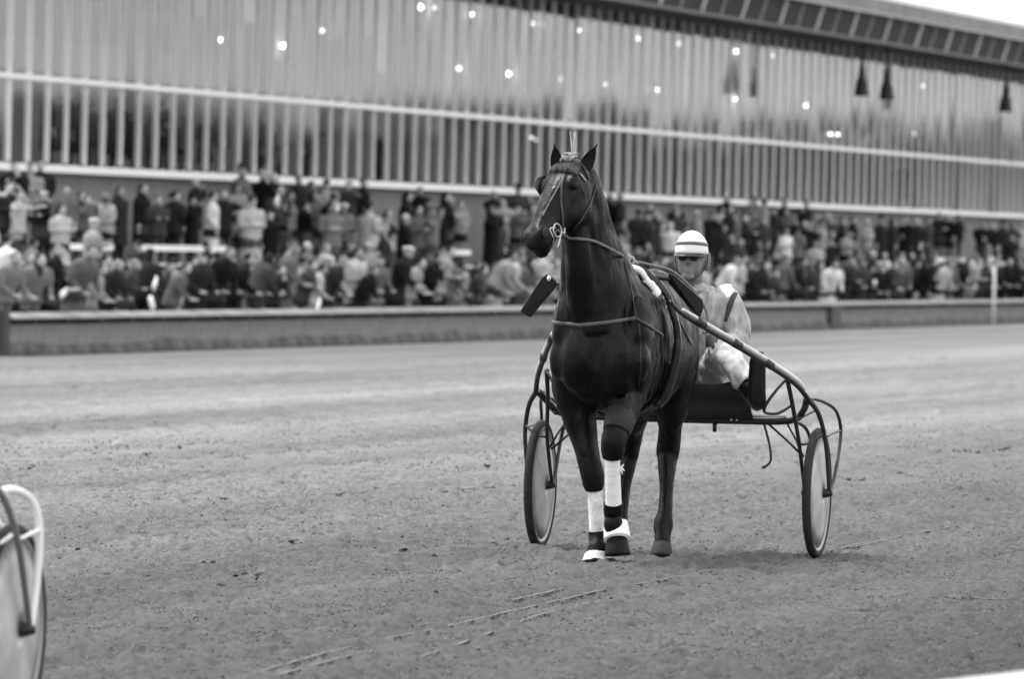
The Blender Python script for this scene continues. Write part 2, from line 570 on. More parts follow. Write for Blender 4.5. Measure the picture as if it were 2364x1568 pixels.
# ------------------------------------------------------------------ trackside fence
def make_fence():
    m_panel = mat('fence_concrete', .20, .85, .2, .22, 2.2, .3, 25)
    m_cap = mat('fence_cap', .23, .7, .3, .15, 3, .2, 30)
    m_post = mat('fence_post', .15, .8, .2, .3, 8)
    m_kerb = mat('fence_kerb', .10, .9, .15, .55, 1.6, .6, 14)
    u0, _ = uv_hit(6, 780, VF)
    root = empty('trackside_fence', W(u0, VF, ZF), UANG, 'low concrete fence with pale cap board between track and crowd', 'fence')
    LEN, H = 2.4, 0.80
    n = int(235 / LEN)
    pm = MB(); pm.box((LEN / 2, .05, .11 + .235), (LEN - .012, .08, .47)); pm = pm.mesh('panel', m_panel, False)
    cm = MB(); cm.rings([[Vector((x, a, z)) for a, z in ((-.20, .685), (-.20, .72), (.14, .80), (.14, .685))] for x in (.004, LEN - .004)]); cm = cm.mesh('cap_board', m_cap, False)
    bm_ = MB(); bm_.box((LEN / 2, .115, .61), (LEN, .03, .15)); bm_ = bm_.mesh('cap_shadow_board', mat('cap_shadow_dark', .012, .8), False)  # dark recessed board standing in for the shadow under the cap
    qm = MB(); qm.box((0, .075, .345), (.12, .11, .69)); qm = qm.mesh('post', m_post, False)
    kms = []
    rnd = random.Random(5)
    hz = [.20 + .03 * math.sin(i * .21 + 1) + .02 * math.sin(i * .47) + rnd.uniform(-.006, .006) for i in range(n * 6 + 1)]
    for q in range(n):
        kb = MB()
        rg = []
        for i in range(7):
            x = LEN * i / 6
            z = hz[q * 6 + i]; d = -.03 + .03 * math.sin((q * 6 + i) * .51)
            rg.append([Vector((x, -.10 + d, -.05)), Vector((x, -.05 + d * .5, z * .7)), Vector((x, .0, z)), Vector((x, .10, z)), Vector((x, .10, -.05))])
        kb.rings(rg); kms.append(kb.mesh('kerb', m_kerb))
    for i in range(n):
        j = rnd.uniform(-.006, .006)
        inst('panel', pm, root, (i * LEN, j, rnd.uniform(-.004, .004)))
        inst('cap_board', cm, root, (i * LEN, j, rnd.uniform(-.004, .004)))
        inst('kerb', kms[i], root, (i * LEN, 0, 0))
        inst('cap_shadow_board', bm_, root, (i * LEN, 0, 0))
        if i: inst('post', qm, root, (i * LEN, 0, 0))
    # darker pier standing proud of the fence right of the driver
    pu, _ = uv_hit(1920, 720, VF)
    e = MB(); e.box((pu - u0, -.06, .34), (1.5, .18, .66)); e.build('pier', mat('pier_dark', .085, .85, .2, .3, 3), root, False)
    # heavy end post at the left edge of the picture
    e = MB(); e.box((-.22, .03, .41), (.36, .34, .86)); e.build('end_post', mat('end_post_dark', .05, .8, .2, .3, 6), root, False)
    return root
make_fence()

# white distance pole standing against the fence on the right
def make_pole():
    u, z = uv_hit(2293, 727, VF - .35)
    top = uv_hit(2299, 612, VF - .35)[1]
    v = VF - .35
    g = ground_z(v)
    root = empty('marker_pole', W(u, v, g), UANG, 'thin white pole standing in front of the fence near the right edge', 'pole')
    a = MB(); a.tube([(0, 0, -.03), (.02, 0, (top - g) * .5), (.05, 0, top - g)], .045, n=10, sub=1); a.build('shaft', mat('white_paint', .8, .5), root)
    b = MB(); b.box((.05, 0, top - g + .06), (.9, .05, .12)); b.build('crosspiece', mat('fence_post', .1), root, False)
make_pole()

# white running rail close to the camera, just touching the lower right corner
def make_rail():
    depth = 17.0
    a = atdepth(2150, 1598, depth + .3); b = atdepth(2420, 1568, depth - .3)
    d = (b - a); ln = d.length; d.normalize()
    A = a - d * .35
    Bq = b + d * 6
    root = empty('running_rail', (A.x, A.y, 0), 0, 'white rail out of focus in the lower right corner', 'rail')
    loc = Vector((A.x, A.y, 0))
    mw = mat('rail_white', .85, .45)
    t = MB()
    t.tube([A - loc - Vector((0, 0, .10)) , A - loc + d * .15 - Vector((0, 0, .045)), A + d * .4 - loc - Vector((0, 0, .035)), Bq - loc - Vector((0, 0, .035))], .05, n=14, sub=4)
    t.build('rail', mw, root)
    for k in range(4):
        p = A + d * (.3 + 1.9 * k) - loc
        q = MB(); q.tube([(p.x, p.y, -.02), (p.x, p.y, p.z - .06)], .035, n=10, sub=1); q.build('post', mw, root)
make_rail()

# ------------------------------------------------------------------ spectators' terrace
ZA = ZF + .12                       # apron behind the fence
STEPS = [(VF + 2.6, .36), (VF + 3.6, .72), (VF + 4.6, 1.08), (VF + 5.6, 1.40), (VF + 7.3, 1.85)]
def floor_z(v):
    z = ZA
    for vs, h in STEPS:
        if v >= vs: z = ZA + h
    return z
def make_terrace():
    mc = mat('terrace_concrete', .13, .9, .2, .25, 1.5, .2, 20)
    prof = [(VF + .16, ZF - .2), (VF + .16, ZA)]
    z = ZA
    for vs, h in STEPS:
        prof += [(vs, z), (vs, ZA + h)]; z = ZA + h
    prof += [(VB + .1, z), (VB + .1, ZF - .2)]
    mb = MB()
    mb.rings([[W(u, v, zz) for v, zz in prof] for u in (-10, 420)])
    o = mb.build('terrace', mc, None, False)
    bm = bmesh.new(); bm.from_mesh(o.data); bmesh.ops.recalc_face_normals(bm, faces=bm.faces); bm.to_mesh(o.data); bm.free()
    tag(o, 'stepped concrete terrace between fence and grandstand', 'terrace', kind='structure')
make_terrace()

# ------------------------------------------------------------------ grandstand
def make_stand():
    _, ZS = uv_hit(0, 379, VB); _, ZR = uv_hit(0, 172, VB)
    VE = VB - 2.6                                    # outer edge of the eave
    _, ZE = uv_hit(1900, 73, VE)
    ua, _ = uv_hit(17.65, 370, VB); ub, _ = uv_hit(826, 418, VB)
    SP = (ub - ua) / 21.0
    i0, i1 = -3, 118
    ZT = ZE + .10
    root = empty('grandstand', W(ua, VB, ZF), UANG, 'long glass-fronted grandstand with white mullions and overhanging dark eave', 'grandstand')
    zs, zr, zt, ze = ZS - ZF, ZR - ZF, ZT - ZF, ZE - ZF
    mw = mat('mullion_white', .90, .5, .4, .04, 4)
    LU0, LU1 = i0 * SP, i1 * SP
    lc, ll = (LU0 + LU1) / 2, LU1 - LU0
    b = MB(); b.box((lc, .16, (zs - .1) / 2 + .0), (ll, .28, zs - .1)); b.build('base_wall', mat('base_wall', .165, .8, .25, .14, 1.2, .15, 30), root, False)
    b = MB(); b.box((lc, -.04, zs - .04), (ll, .38, .17)); b.build('sill', mw, root, False)
    b = MB(); b.box((lc, -.03, zr), (ll, .17, .13)); b.build('rail', mw, root, False)
    b = MB(); b.box((lc, -.01, zt - .05), (ll, .2, .12)); b.build('head_rail', mat('dark_paint', .05), root, False)
    mm = MB(); mm.box((0, .01, (zs + zt) / 2), (.07, .125, zt - zs - .2)); mm = mm.mesh('mullion', mw, False)
    for i in range(i0, i1):
        inst('mullion', mm, root, (i * SP, 0, 0))
    # panes
    g = bpy.data.materials.new('window_glass'); g.use_nodes = True
    n = g.node_tree; n.nodes.clear()
    out = n.nodes.new('ShaderNodeOutputMaterial'); mx = n.nodes.new('ShaderNodeMixShader')
    tr = n.nodes.new('ShaderNodeBsdfTransparent'); tr.inputs[0].default_value = (.90, .90, .90, 1)
    gl = n.nodes.new('ShaderNodeBsdfGlossy'); gl.inputs['Roughness'].default_value = .05; gl.inputs[0].default_value = (.95, .95, .95, 1)
    # reflectance rising towards grazing view, the same on both faces of the pane
    ge = n.nodes.new('ShaderNodeNewGeometry')
    dt = n.nodes.new('ShaderNodeVectorMath'); dt.operation = 'DOT_PRODUCT'
    n.links.new(ge.outputs['Normal'], dt.inputs[0]); n.links.new(ge.outputs['Incoming'], dt.inputs[1])
    def mth(op, a, b=None, c=None):
        k = n.nodes.new('ShaderNodeMath'); k.operation = op
        for i_, q in enumerate((a, b, c)):
            if q is None: continue
            if isinstance(q, (int, float)): k.inputs[i_].default_value = q
            else: n.links.new(q, k.inputs[i_])
        return k.outputs[0]
    sch = mth('POWER', mth('SUBTRACT', 1.0, mth('ABSOLUTE', dt.outputs['Value'])), 5.0)
    n.links.new(mth('MULTIPLY_ADD', sch, .40, .03), mx.inputs[0])
    n.links.new(tr.outputs[0], mx.inputs[1]); n.links.new(gl.outputs[0], mx.inputs[2]); n.links.new(mx.outputs[0], out.inputs[0])
    def pane_mesh(h):
        p = MB(); p.box((0, 0, 0), (SP - .06, .008, h)); return p.mesh('pane', g, False)
    h1, h2 = zr - zs - .16, zt - zr - .22
    p1, p2 = pane_mesh(h1), pane_mesh(h2)
    rnd = random.Random(11)
    for i in range(i0, i1 - 1):
        inst('pane', p1, root, ((i + .5) * SP, -.018, (zs + zr) / 2), (rnd.gauss(0, .0006), 0, rnd.gauss(0, .003)))
        inst('pane', p2, root, ((i + .5) * SP, -.018, (zr + zt) / 2), (rnd.gauss(0, .0010), 0, rnd.gauss(0, .004)))
    # interior: floor, back wall, ceiling, inner columns, mezzanine front
    D = 11.0
    lc, ll = (LU0 + LU1) / 2 + 60, LU1 - LU0 + 120      # the hall runs on beyond the bays in view
    b = MB(); b.box((LU1 + 119, D / 2, (zs + zt) / 2), (.3, D, zt - zs + 1)); b.build('end_wall', mat('stand_back', .6), root, False)
    b = MB(); b.box((lc, D / 2 + .32, zs - .22), (ll, D - .0, .2)); b.build('floor', mat('stand_floor', .25, .7), root, False)
    b = MB(); b.box((lc, D + .45, (zt + zs) / 2 + .2), (ll, .2, zt - zs + 1.2)); b.build('back_wall', mat('stand_back', .72, .8, .3, .25, .25), root, False)
    b = MB(); b.box((lc, D / 2 + .3, zt + .28), (ll, D + .4, .25)); b.build('ceiling', mat('stand_ceiling', .55, .8), root, False)
    b = MB(); b.box((lc, 7.3, zr + 1.0), (ll, .18, .95)); b.build('mezzanine_front', mat('mezzanine', .6, .7, .3, .2, .3), root, False)
    # roller blinds and screens of different greys behind the upper panes
    tones = {}
    for q, gq in enumerate((.015, .05, .12, .25, .45)):
        for hq in (.45, .7, .95):
            t_ = MB(); hb_ = (zt - zr) * hq; t_.box((0, 0, -hb_ / 2), (SP * .9, .03, hb_)); tones[(q, hq)] = t_.mesh('blind', mat('blind_%d' % q, gq, .8, .2, .15, .8), False)
    for i in range(i0, i1 - 1):
        if rnd.random() < .72:
            k_ = (rnd.choice((0, 0, 1, 2, 2, 3, 3, 4)), rnd.choice((.45, .45, .7, .95)))
            inst('blind', tones[k_], root, ((i + .5) * SP, .35 + rnd.uniform(0, .1), zt - .12))
    cmn = MB(); cmn.box((0, 3.2, (zs + zt) / 2), (.34, .34, zt - zs + .3)); cmn = cmn.mesh('column', mat('column_grey', .28, .7), False)
    for i in range(i0, i1, 6):
        inst('column', cmn, root, ((i + .3) * SP, 0, 0))
    lc, ll = (LU0 + LU1) / 2, LU1 - LU0
    # roof with overhanging eave
    rf = empty('roof'); rf.parent = root
    ve = VE - VB
    b = MB(); b.box((lc, ve / 2 + .1, ze + .06), (ll, -ve - .2, .10)); b.build('soffit', mat('soffit_dark', .05, .8), rf, False)
    _, z2 = uv_hit(2364, 96, VE - .25); _, z3 = uv_hit(2364, 63, VE - .30)
    z2 -= ZF; z3 -= ZF
    # canted dark fascia with light fins
    b = MB(); b.rings([[Vector((u, y, z)) for y, z in ((ve, ze), (ve + .12, ze), (ve - .13, z2), (ve - .25, z2))] for u in (LU0, LU1)]); b.build('fascia', mat('fascia_dark', .018, .7, .3, .3, 1.0), rf, False)
    b = MB(); b.box((lc, ve - .02, ze - .04), (ll, .10, .09)); b.build('eave_bar', mat('eave_bar', .12, .6), rf, False)
    b = MB(); b.box((lc, ve - .30, (z2 + z3) / 2), (ll, .34, z3 - z2)); b.build('roof_edge', mat('roof_edge_grey', .20, .7, .3, .2, .8), rf, False)
    b = MB(); b.box((lc, ve - .34, z2 + .03), (ll, .36, .07)); b.build('drip_edge', mat('drip_edge', .34, .5), rf, False)
    b = MB(); b.box((lc, ve - .28, z3 + .07), (ll, .40, .14)); b.build('roof_trim', mat('roof_trim_white', .85, .4), rf, False)
    b = MB(); b.rings([[Vector((u, y, z)) for y, z in ((ve - .12, z3 - .1), (D + .8, z3 + .15), (D + .8, zt + .42), (ve + .2, ze + .12))] for u in (LU0, LU1)]); b.build('roof_deck', mat('roof_deck', .3, .8), rf, False)
    _, z4 = uv_hit(2364, 44, VE + .6)
    b = MB(); b.tube([(LU0, ve + .6, z4 - ZF), (LU1, ve + .6, z4 - ZF)], .035, n=6, sub=1); b.build('roof_cable', mat('cable_grey', .3), rf)
    hh = z2 - ze
    sl = math.atan2(.25, hh)
    for k in range(i0, i1, 2):
        bright = (k - i0) % 4 == 0
        key = 'fin_white' if bright else 'fin_grey'
        me = bpy.data.meshes.get(key)
        if me is None:
            f = MB(); f.box((0, 0, 0), (.075 if bright else .06, .07, hh * .96)); me = f.mesh(key, mat(key + '_paint', .9 if bright else .5, .5), False)
        inst('fin', me, rf, ((k + .5) * SP * 1.0, ve - .18 - (0 if bright else -.05), ze + hh / 2), (sl, 0, 0))
    return ZS, ZR, ZT, SP, ua
ZS, ZR, ZT, SP, UA = make_stand()

# far wood across the infield: outside the frame to the right, seen mirrored in the stand's glass
def make_wood():
    mb = MB()
    rnd = random.Random(8)
    for k in range(340):
        az = math.radians(6 + 40 * k / 340 + rnd.uniform(-.1, .1))
        d = rnd.uniform(560, 640)
        c = Vector((math.sin(az) * d, math.cos(az) * d, 0)) + W(60, VB, 0) * .3
        hh = d * .0165 + rnd.uniform(-2.2, 2.0)
        rr = rnd.uniform(3.4, 5.0)
        mb.tube([c + Vector((0, 0, -2)), c + Vector((0, 0, hh * .6))], [.35, .15], n=5, sub=1)
        for j in range(60):
            th, ph = rnd.uniform(0, 6.28), rnd.uniform(-1, 1)
            q = Vector((rr * math.cos(th) * math.sqrt(1 - ph * ph), rr * math.sin(th) * math.sqrt(1 - ph * ph), hh * .5 * ph)) * rnd.uniform(.7, 1.0)
            p0 = c + Vector((0, 0, hh * .52)) + q
            s = rnd.uniform(1.0, 2.0)
            e1 = Vector((rnd.gauss(0, 1), rnd.gauss(0, 1), rnd.gauss(0, 1))).normalized() * s
            e2 = Vector((rnd.gauss(0, 1), rnd.gauss(0, 1), rnd.gauss(0, 1))).normalized() * s
            mb.add([p0 - e1, p0 + e2, p0 + e1, p0 - e2], [(0, 1, 2, 3)])
    o = mb.build('far_wood', mat('far_foliage', .06, .8, .1, .4, .3))
    tag(o, 'distant dark wood across the infield, mirrored in the stand glass', 'wood', kind='stuff')
make_wood()

# lit lamps hanging inside the stand
def make_lamps():
    P = [(515, 91, 1.0), (655, 105, 1.0), (742, 70, .5), (968, 15, 1.3), (1002, 17, .3), (1085, 32, 1), (1226, 53, .8), (1251, 55, .8), (1333, 69, .8), (1478, 88, .9), (1570, 100, .6), (1702, 118, .9), (1787, 128, .6),
         (1058, 157, .7), (1172, 170, .9), (1297, 182, .4), (1403, 194, .9), (1500, 206, .5), (1520, 207, .7), (1702, 228, .9), (1862, 243, .8), (1918, 309, .8), (1934, 310, .7), (2110, 308, .4), (1240, 322, .4), (1227, 317, .25), (2020, 178, .5), (2130, 198, .5)]
    gm = MB(); gm.ell((0, 0, 0), (.13, .13, .10), n=14, m=8)
    ms = {}
    ordn = ['first', 'second', 'third', 'fourth', 'fifth', 'sixth', 'seventh', 'eighth', 'ninth', 'tenth', 'eleventh', 'twelfth', 'thirteenth', 'fourteenth', 'fifteenth', 'sixteenth', 'seventeenth', 'eighteenth', 'nineteenth', 'twentieth', 'twenty-first', 'twenty-second', 'twenty-third', 'twenty-fourth', 'twenty-fifth', 'twenty-sixth', 'twenty-seventh', 'twenty-eighth']
    for k, (x, y, s) in enumerate(sorted(P)):
        v = VB + .24
        u, z = uv_hit(x, y, v)
        w = 'bright' if s >= .7 else 'dim'
        r = empty('hanging_lamp', W(u, v, z), UANG, '%s round lamp hanging inside the glass stand, %s lamp from the left' % (w, ordn[k]), 'lamp', 'lamps inside the stand')
        key = 'lamp_glass_%d' % int(s * 10)
        if key not in ms:
            ms[key] = gm.mesh('globe', mat(key, .9, .4, emit=1.2 + 5.0 * min(1, s) ** 3))
        inst('globe', ms[key], r, scale=(.55 + .45 * s, .4 + .3 * s, .36 + .26 * s))
        st = MB(); st.tube([(0, 0, .08), (0, 0, max(.2, ZT + .2 - z))], .012, n=6, sub=1); st.build('stem', mat('lamp_stem', .25), r)
make_lamps()

# dark horns added for the floodlight reflections under the eave on the right
def make_reflection_horns():
    md = mat('reflection_horn_dark', .015, .6)
    for x, y0, y1, lab in ((1992, 95, 222, 'dark horn added for a reflection under the eave, left one of the close pair'), (2050, 104, 230, 'dark horn added for a reflection under the eave, right one of the close pair'), (2324, 148, 258, 'dark horn added for a reflection under the eave nearest the right edge')):
        v = VB - 2.3
        u, zt = uv_hit(x, y0, v); _, zb = uv_hit(x, y1, v)
        r = empty('reflection_horn', W(u, v, zb), UANG, lab, 'reflection_horn', 'reflection horns under the eave')
        h = zt - zb
        e = MB(); e.tube([(0, 0, h * .45), (0, 0, h + .15)], .06, n=10, sub=1); e.build('reflection_bracket', md, r)
        e = MB(); e.tube([(0, 0, h * .55), (0, 0, h * .4), (0, 0, h * .2), (0, 0, h * .02), (0, 0, 0)], [.10, .12, .22, .26, .24], n=16, sub=3); e.build('reflection_bell', md, r)
make_reflection_horns()

# white bench boards on the terrace
def make_benches():
    mw = mat('bench_white', .78, .5, .3, .08, 5)
    ml = mat('bench_leg', .2)
    k = 0
    for (xa, xb, lab) in ((165, 298, 'white plank bench behind the crowd near the left end of the fence'), (360, 560, 'white plank bench below the standing crowd left of centre'), (1040, 1118, 'white plank bench in the gap left of the horse'), (2180, 2262, 'white plank bench in the crowd near the right edge')):
        v = VF + 4.75
        ua_, _ = uv_hit(xa, 585, v); ub_, _ = uv_hit(xb, 585, v)
        z = floor_z(v)
        r = empty('bench', W(ua_, v, z), UANG, lab, 'bench', 'white benches on the terrace')
        L = ub_ - ua_
        for dz, dy in ((.44, .0), (.44, .24), (.80, .37)):
            b = MB(); b.box((L / 2, dy, dz), (L, .20 if dz < .5 else .04, .045 if dz < .5 else .13)); b.build('plank', mw, r, False)
        nn = max(2, int(L / 2))
        for i in range(nn):
            b = MB(); x = .2 + (L - .4) * i / (nn - 1); b.box((x, .12, .21), (.06, .40, .42)); b.box((x, .41, .47), (.05, .04, .94)); b.build('leg', ml, r, False)
make_benches()
# ------------------------------------------------------------------ the trotter
# local axes of horse, harness: x = the horse's left, y = backwards, z = up; origin on the ground between the fore feet
HA = math.radians(11.0)
HB = Vector((math.sin(HA), math.cos(HA), 0)); HL = Vector((math.cos(HA), -math.sin(HA), 0))
HO = ghit(1389, 1302); HO.z = 0
def hp(x, y, b):
    """pixel at distance b behind the fore feet -> horse-local point"""
    p = hit(x, y, HO + HB * b, HB) - HO
    return Vector((p.dot(HL), p.dot(HB), p.z))
def h2w(p):
    return HO + HL * p[0] + HB * p[1] + Vector((0, 0, p[2]))
HEADY = -.02

def make_horse():
    root = empty('horse', HO, -HA, 'dark trotting horse with white leg bandages walking towards the camera in harness', 'horse')
    hide = mat('dark_bay_hide', .0030, .40, .18, .5, 3.0, .25, 45, stretch=(1, 1, .35))
    # uneven sheen: brushed and sweaty patches
    nd = hide.node_tree; bs_ = nd.nodes['Principled BSDF']
    tc_ = nd.nodes.new('ShaderNodeTexCoord'); nz_ = nd.nodes.new('ShaderNodeTexNoise'); nz_.inputs['Scale'].default_value = 7; nz_.inputs['Detail'].default_value = 6
    mr_ = nd.nodes.new('ShaderNodeMapRange'); mr_.inputs[1].default_value = .35; mr_.inputs[2].default_value = .65; mr_.inputs[3].default_value = .26; mr_.inputs[4].default_value = .62
    nd.links.new(tc_.outputs['Object'], nz_.inputs[0]); nd.links.new(nz_.outputs[0], mr_.inputs[0]); nd.links.new(mr_.outputs[0], bs_.inputs['Roughness'])
    H = MB()
    X, Z = Vector((1, 0, 0)), Vector((0, 0, 1))
    # trunk
    secs = [(-.31, 1.10, .07, .09), (-.25, 1.10, .15, .18), (-.155, 1.12, .228, .285), (-.02, 1.15, .262, .35), (.14, 1.17, .262, .375), (.32, 1.155, .272, .375),
            (.55, 1.125, .29, .37), (.80, 1.15, .30, .365), (1.02, 1.195, .295, .345), (1.20, 1.205, .285, .345), (1.36, 1.18, .235, .31), (1.47, 1.15, .16, .23), (1.53, 1.14, .08, .12)]
    H.loft([((0, b, z), X * w, Z * h) for b, z, w, h in secs], n=28, power=2.25)
    # pectorals, shoulders, haunches
    for s in (-1, 1):
        H.ell((s * .10, -.235, 1.07), (.115, .105, .19), rot=Euler((.1, 0, s * .2)).to_matrix(), n=18, m=10)
        H.ell((s * .195, -.10, 1.16), (.075, .17, .27), rot=Euler((.35, 0, 0)).to_matrix())
        H.ell((s * .20, -.20, 1.07), (.07, .09, .12))
        H.ell((s * .17, 1.12, 1.10), (.125, .27, .30), rot=Euler((-.2, 0, 0)).to_matrix())
        H.ell((s * .14, 1.36, 1.12), (.11, .14, .26))
    # withers ridge
    H.tube([(0, -.05, 1.45), (0, .15, 1.515), (0, .35, 1.495), (0, .6, 1.46)], [.07, .062, .07, .08], n=10)
    # neck: centre pixel, b, half width, half depth
    nk = [(1394, 745, -.03, .235, .30), (1389, 700, -.05, .225, .285), (1381, 660, -.09, .20, .255), (1372, 620, -.13, .172, .225), (1362, 575, -.18, .138, .20), (1354, 525, -.235, .112, .175), (1348, 475, -.285, .098, .15), (1341, 432, -.325, .09, .13), (1333, 404, -.355, .08, .105)]
    cs = [hp(x, y, b) for x, y, b, w, d in nk]
    ns = []
    for i, c in enumerate(cs):
        t = (cs[min(i + 1, len(cs) - 1)] - cs[max(i - 1, 0)]).normalized()
        yaw = -.5 * (i / (len(cs) - 1))
        a = Vector((math.cos(yaw), math.sin(yaw), 0)); a = (a - t * a.dot(t)).normalized()
        bb = t.cross(a)
        ns.append((c, a * nk[i][3], bb * nk[i][4]))
    H.loft(ns, n=22, power=2.2)
    # windpipe / throat column and jugular groove
    H.tube([hp(1365, 800, -.16), hp(1350, 720, -.24), hp(1340, 630, -.33), hp(1332, 545, -.37), hp(1322, 490, -.40)], [.10, .095, .08, .065, .05], n=12)
    # crest
    H.tube([hp(1405, 650, .10), hp(1388, 590, .02), hp(1376, 525, -.08), hp(1366, 460, -.18), hp(1350, 412, -.28)], [.07, .055, .045, .042, .05], n=10)
    # head
    p0, p1 = hp(1320, 398, -.36), hp(1236, 556, -.70)
    A = (p1 - p0); LN = A.length; A.normalize()
    yaw = math.radians(34)                                  # nose towards the horse's right
    S = Vector((math.cos(yaw), -math.sin(yaw), 0)); S = (S - A * S.dot(A)).normalized()
    Nn = S.cross(A)
    if Nn.y > 0: Nn = -Nn
    hs = [(-.10, .06, .05, .07), (-.02, .088, .075, .11), (.10, .108, .090, .165), (.22, .116, .092, .205), (.34, .108, .090, .22), (.46, .094, .086, .195), (.58, .078, .080, .145), (.70, .068, .074, .108), (.82, .066, .068, .095), (.93, .070, .062, .090), (1.02, .064, .048, .078), (1.08, .040, .026, .045)]
    H.loft([(p0 + A * (t * LN) + Nn * ((f - k) / 2), S * w, Nn * ((f + k) / 2)) for t, w, f, k in hs], n=20, power=2.3)
    def hd(t, s, nrm):
        return p0 + A * (t * LN) + S * s + Nn * nrm
    RH = Matrix((S, Nn, A)).transposed()                    # columns: side, front, along the head
    for s in (-1, 1):
        H.ell(hd(.245, s * .092, .040), (.024, .034, .05), rot=RH)            # brow / eye socket
        H.ell(hd(.36, s * .085, -.105), (.035, .075, .095), rot=RH)          # round cheek
        H.tube([hd(.32, s * .092, .0), hd(.5, s * .075, -.012), hd(.64, s * .056, -.005)], [.018, .016, .01], n=8)   # facial crest
        H.ell(hd(.94, s * .040, .022), (.032, .036, .055), rot=RH)            # nostril flare
    H.ell(hd(1.02, 0, -.075), (.042, .032, .035), rot=RH)                    # lower lip / chin
    H.ell(hd(1.03, 0, -.005), (.05, .04, .045), rot=RH)                      # upper lip
    # legs
    def leg(pts, sec=None):
        P = [hp(x, y, b) for x, y, b, r, q in pts]
        H.tube(P, [r for *_, r, q in pts], n=14, up=(1, 0, 0), ratio=[q for *_, r, q in pts], sub=5)
    # right fore (image left), planted
    leg([(1322, 830, -.04, .11, 1.5), (1322, 900, .02, .108, 1.45), (1337, 965, .03, .092, 1.35), (1354, 1035, -.01, .066, 1.2), (1365, 1085, -.02, .053, 1.15), (1369, 1114, -.01, .042, 1.15), (1373, 1135, -.003, .034, 1.2), (1375, 1160, .0, .033, 1.25), (1378, 1205, .005, .034, 1.3), (1380, 1238, .01, .043, 1.15), (1380, 1262, -.03, .036, 1.15), (1379, 1278, -.05, .048, 1.1)])
    # left fore, lifted and coming forward
    leg([(1440, 830, -.06, .11, 1.5), (1447, 895, -.02, .108, 1.45), (1441, 940, -.10, .086, 1.35), (1426, 985, -.20, .066, 1.2), (1415, 1022, -.25, .054, 1.15), (1414, 1050, -.238, .040, 1.15), (1414, 1066, -.228, .034, 1.2), (1415, 1100, -.20, .033, 1.25), (1416, 1150, -.155, .034, 1.3), (1417, 1192, -.125, .043, 1.15), (1420, 1222, -.135, .037, 1.1), (1424, 1242, -.125, .048, 1.1)])
    # left hind, planted well under the body
    leg([(1545, 800, 1.14, .15, 1.6), (1552, 860, 1.05, .115, 1.55), (1550, 930, 1.10, .095, 1.4), (1547, 990, 1.19, .062, 1.4), (1542, 1038, 1.25, .066, 1.35), (1540, 1072, 1.21, .052, 1.3), (1539, 1125, 1.13, .038, 1.3), (1536, 1178, 1.05, .039, 1.3), (1531, 1212, 1.00, .054, 1.15), (1530, 1240, .965, .044, 1.1), (1529, 1262, .945, .050, 1.1)])
    # right hind, carried back
    leg([(1470, 800, 1.18, .15, 1.6), (1468, 870, 1.16, .115, 1.55), (1468, 940, 1.28, .080, 1.4), (1462, 995, 1.42, .058, 1.4), (1453, 1042, 1.50, .056, 1.35), (1448, 1078, 1.48, .046, 1.3), (1441, 1125, 1.44, .037, 1.25), (1435, 1172, 1.40, .037, 1.25), (1431, 1202, 1.37, .047, 1.15), (1429, 1226, 1.33, .040, 1.1), (1428, 1240, 1.31, .048, 1.1)])
    # points of the hocks
    for q in ((1546, 1025, 1.32), (1455, 1026, 1.56)):
        H.ell(hp(*q), (.032, .04, .05))
    body = H.fused('body', [hide], .0115, 7, root)
    # muscle relief: long shallow ripples running down the limbs and neck
    from mathutils import noise as mn
    nr = [v.normal.copy() for v in body.data.vertices]
    for v, n_ in zip(body.data.vertices, nr):
        q = v.co
        a = mn.noise(Vector((q.x * 13, q.y * 11, q.z * 4.5))) + .5 * mn.noise(Vector((q.x * 30, q.y * 26, q.z * 11 + 5)))
        k = min(1.0, max(.25, (q.z - .45) / .4))
        v.co = q + n_ * (.0085 * a * k)
    body.data.update()
    bvh = BVHTree.FromPolygons([v.co.copy() for v in body.data.vertices], [tuple(p.vertices) for p in body.data.polygons])
    def near_body(q, off):
        l_, n_, _, _ = bvh.find_nearest(q)
        return l_ + n_ * off
    # ears
    for tip, base, wd, face in (((1279, 331, -.42), (1287, 400, -.395), .037, (-.25, -.97, 0)), ((1379, 332, -.34), (1344, 402, -.36), .037, (.55, -.8, .1))):
        a, c = hp(*base), hp(*tip)
        ax = (c - a)
        e = MB()
        fn = Vector(face); fn = (fn - ax * fn.dot(ax) / ax.length_squared).normalized()
        sd = ax.normalized().cross(fn)
        rg = []
        for i in range(9):
            t = i / 8
            w = wd * (0.62 + .9 * t * (1.25 - t) * 1.6) * (1 - t ** 4) if t < 1 else .002
            w = max(.003, wd * (math.sin(math.pi * min(1, (t * .86 + .22))) ** .8 if t < .92 else .25 * (1 - t) / .08 + .05))
            ctr = a + ax * t + fn * (-.008 * math.sin(t * 3))
            ring = []
            for j in range(12):
                th = 2 * math.pi * j / 12
                d = math.sin(th)
                ring.append(ctr + sd * (w * math.cos(th)) + fn * (w * .55 * (d if d < 0 else -.25 * d)))
            rg.append(ring)
        e.rings(rg)
        e.build('ear', hide, root)
    # eyes, nostrils, mouth line
    me_eye = mat('eye_dark', .002, .35, .15)
    for s in (-1, 1):
        e = MB(); e.ell(hd(.275, s * .1075, .028), (.008, .019, .024), rot=RH, n=12, m=8); e.build('eye', me_eye, root)
        e = MB(); e.ell(hd(.955, s * .068, .022), (.009, .022, .034), rot=RH @ Euler((.35, 0, 0)).to_matrix(), n=10, m=6); e.build('nostril', mat('nostril', .003, .7), root)
    # hooves
    hoofm = mat('hoof_horn', .008, .55, .12, .3, 30, stretch=(8, 8, 1))
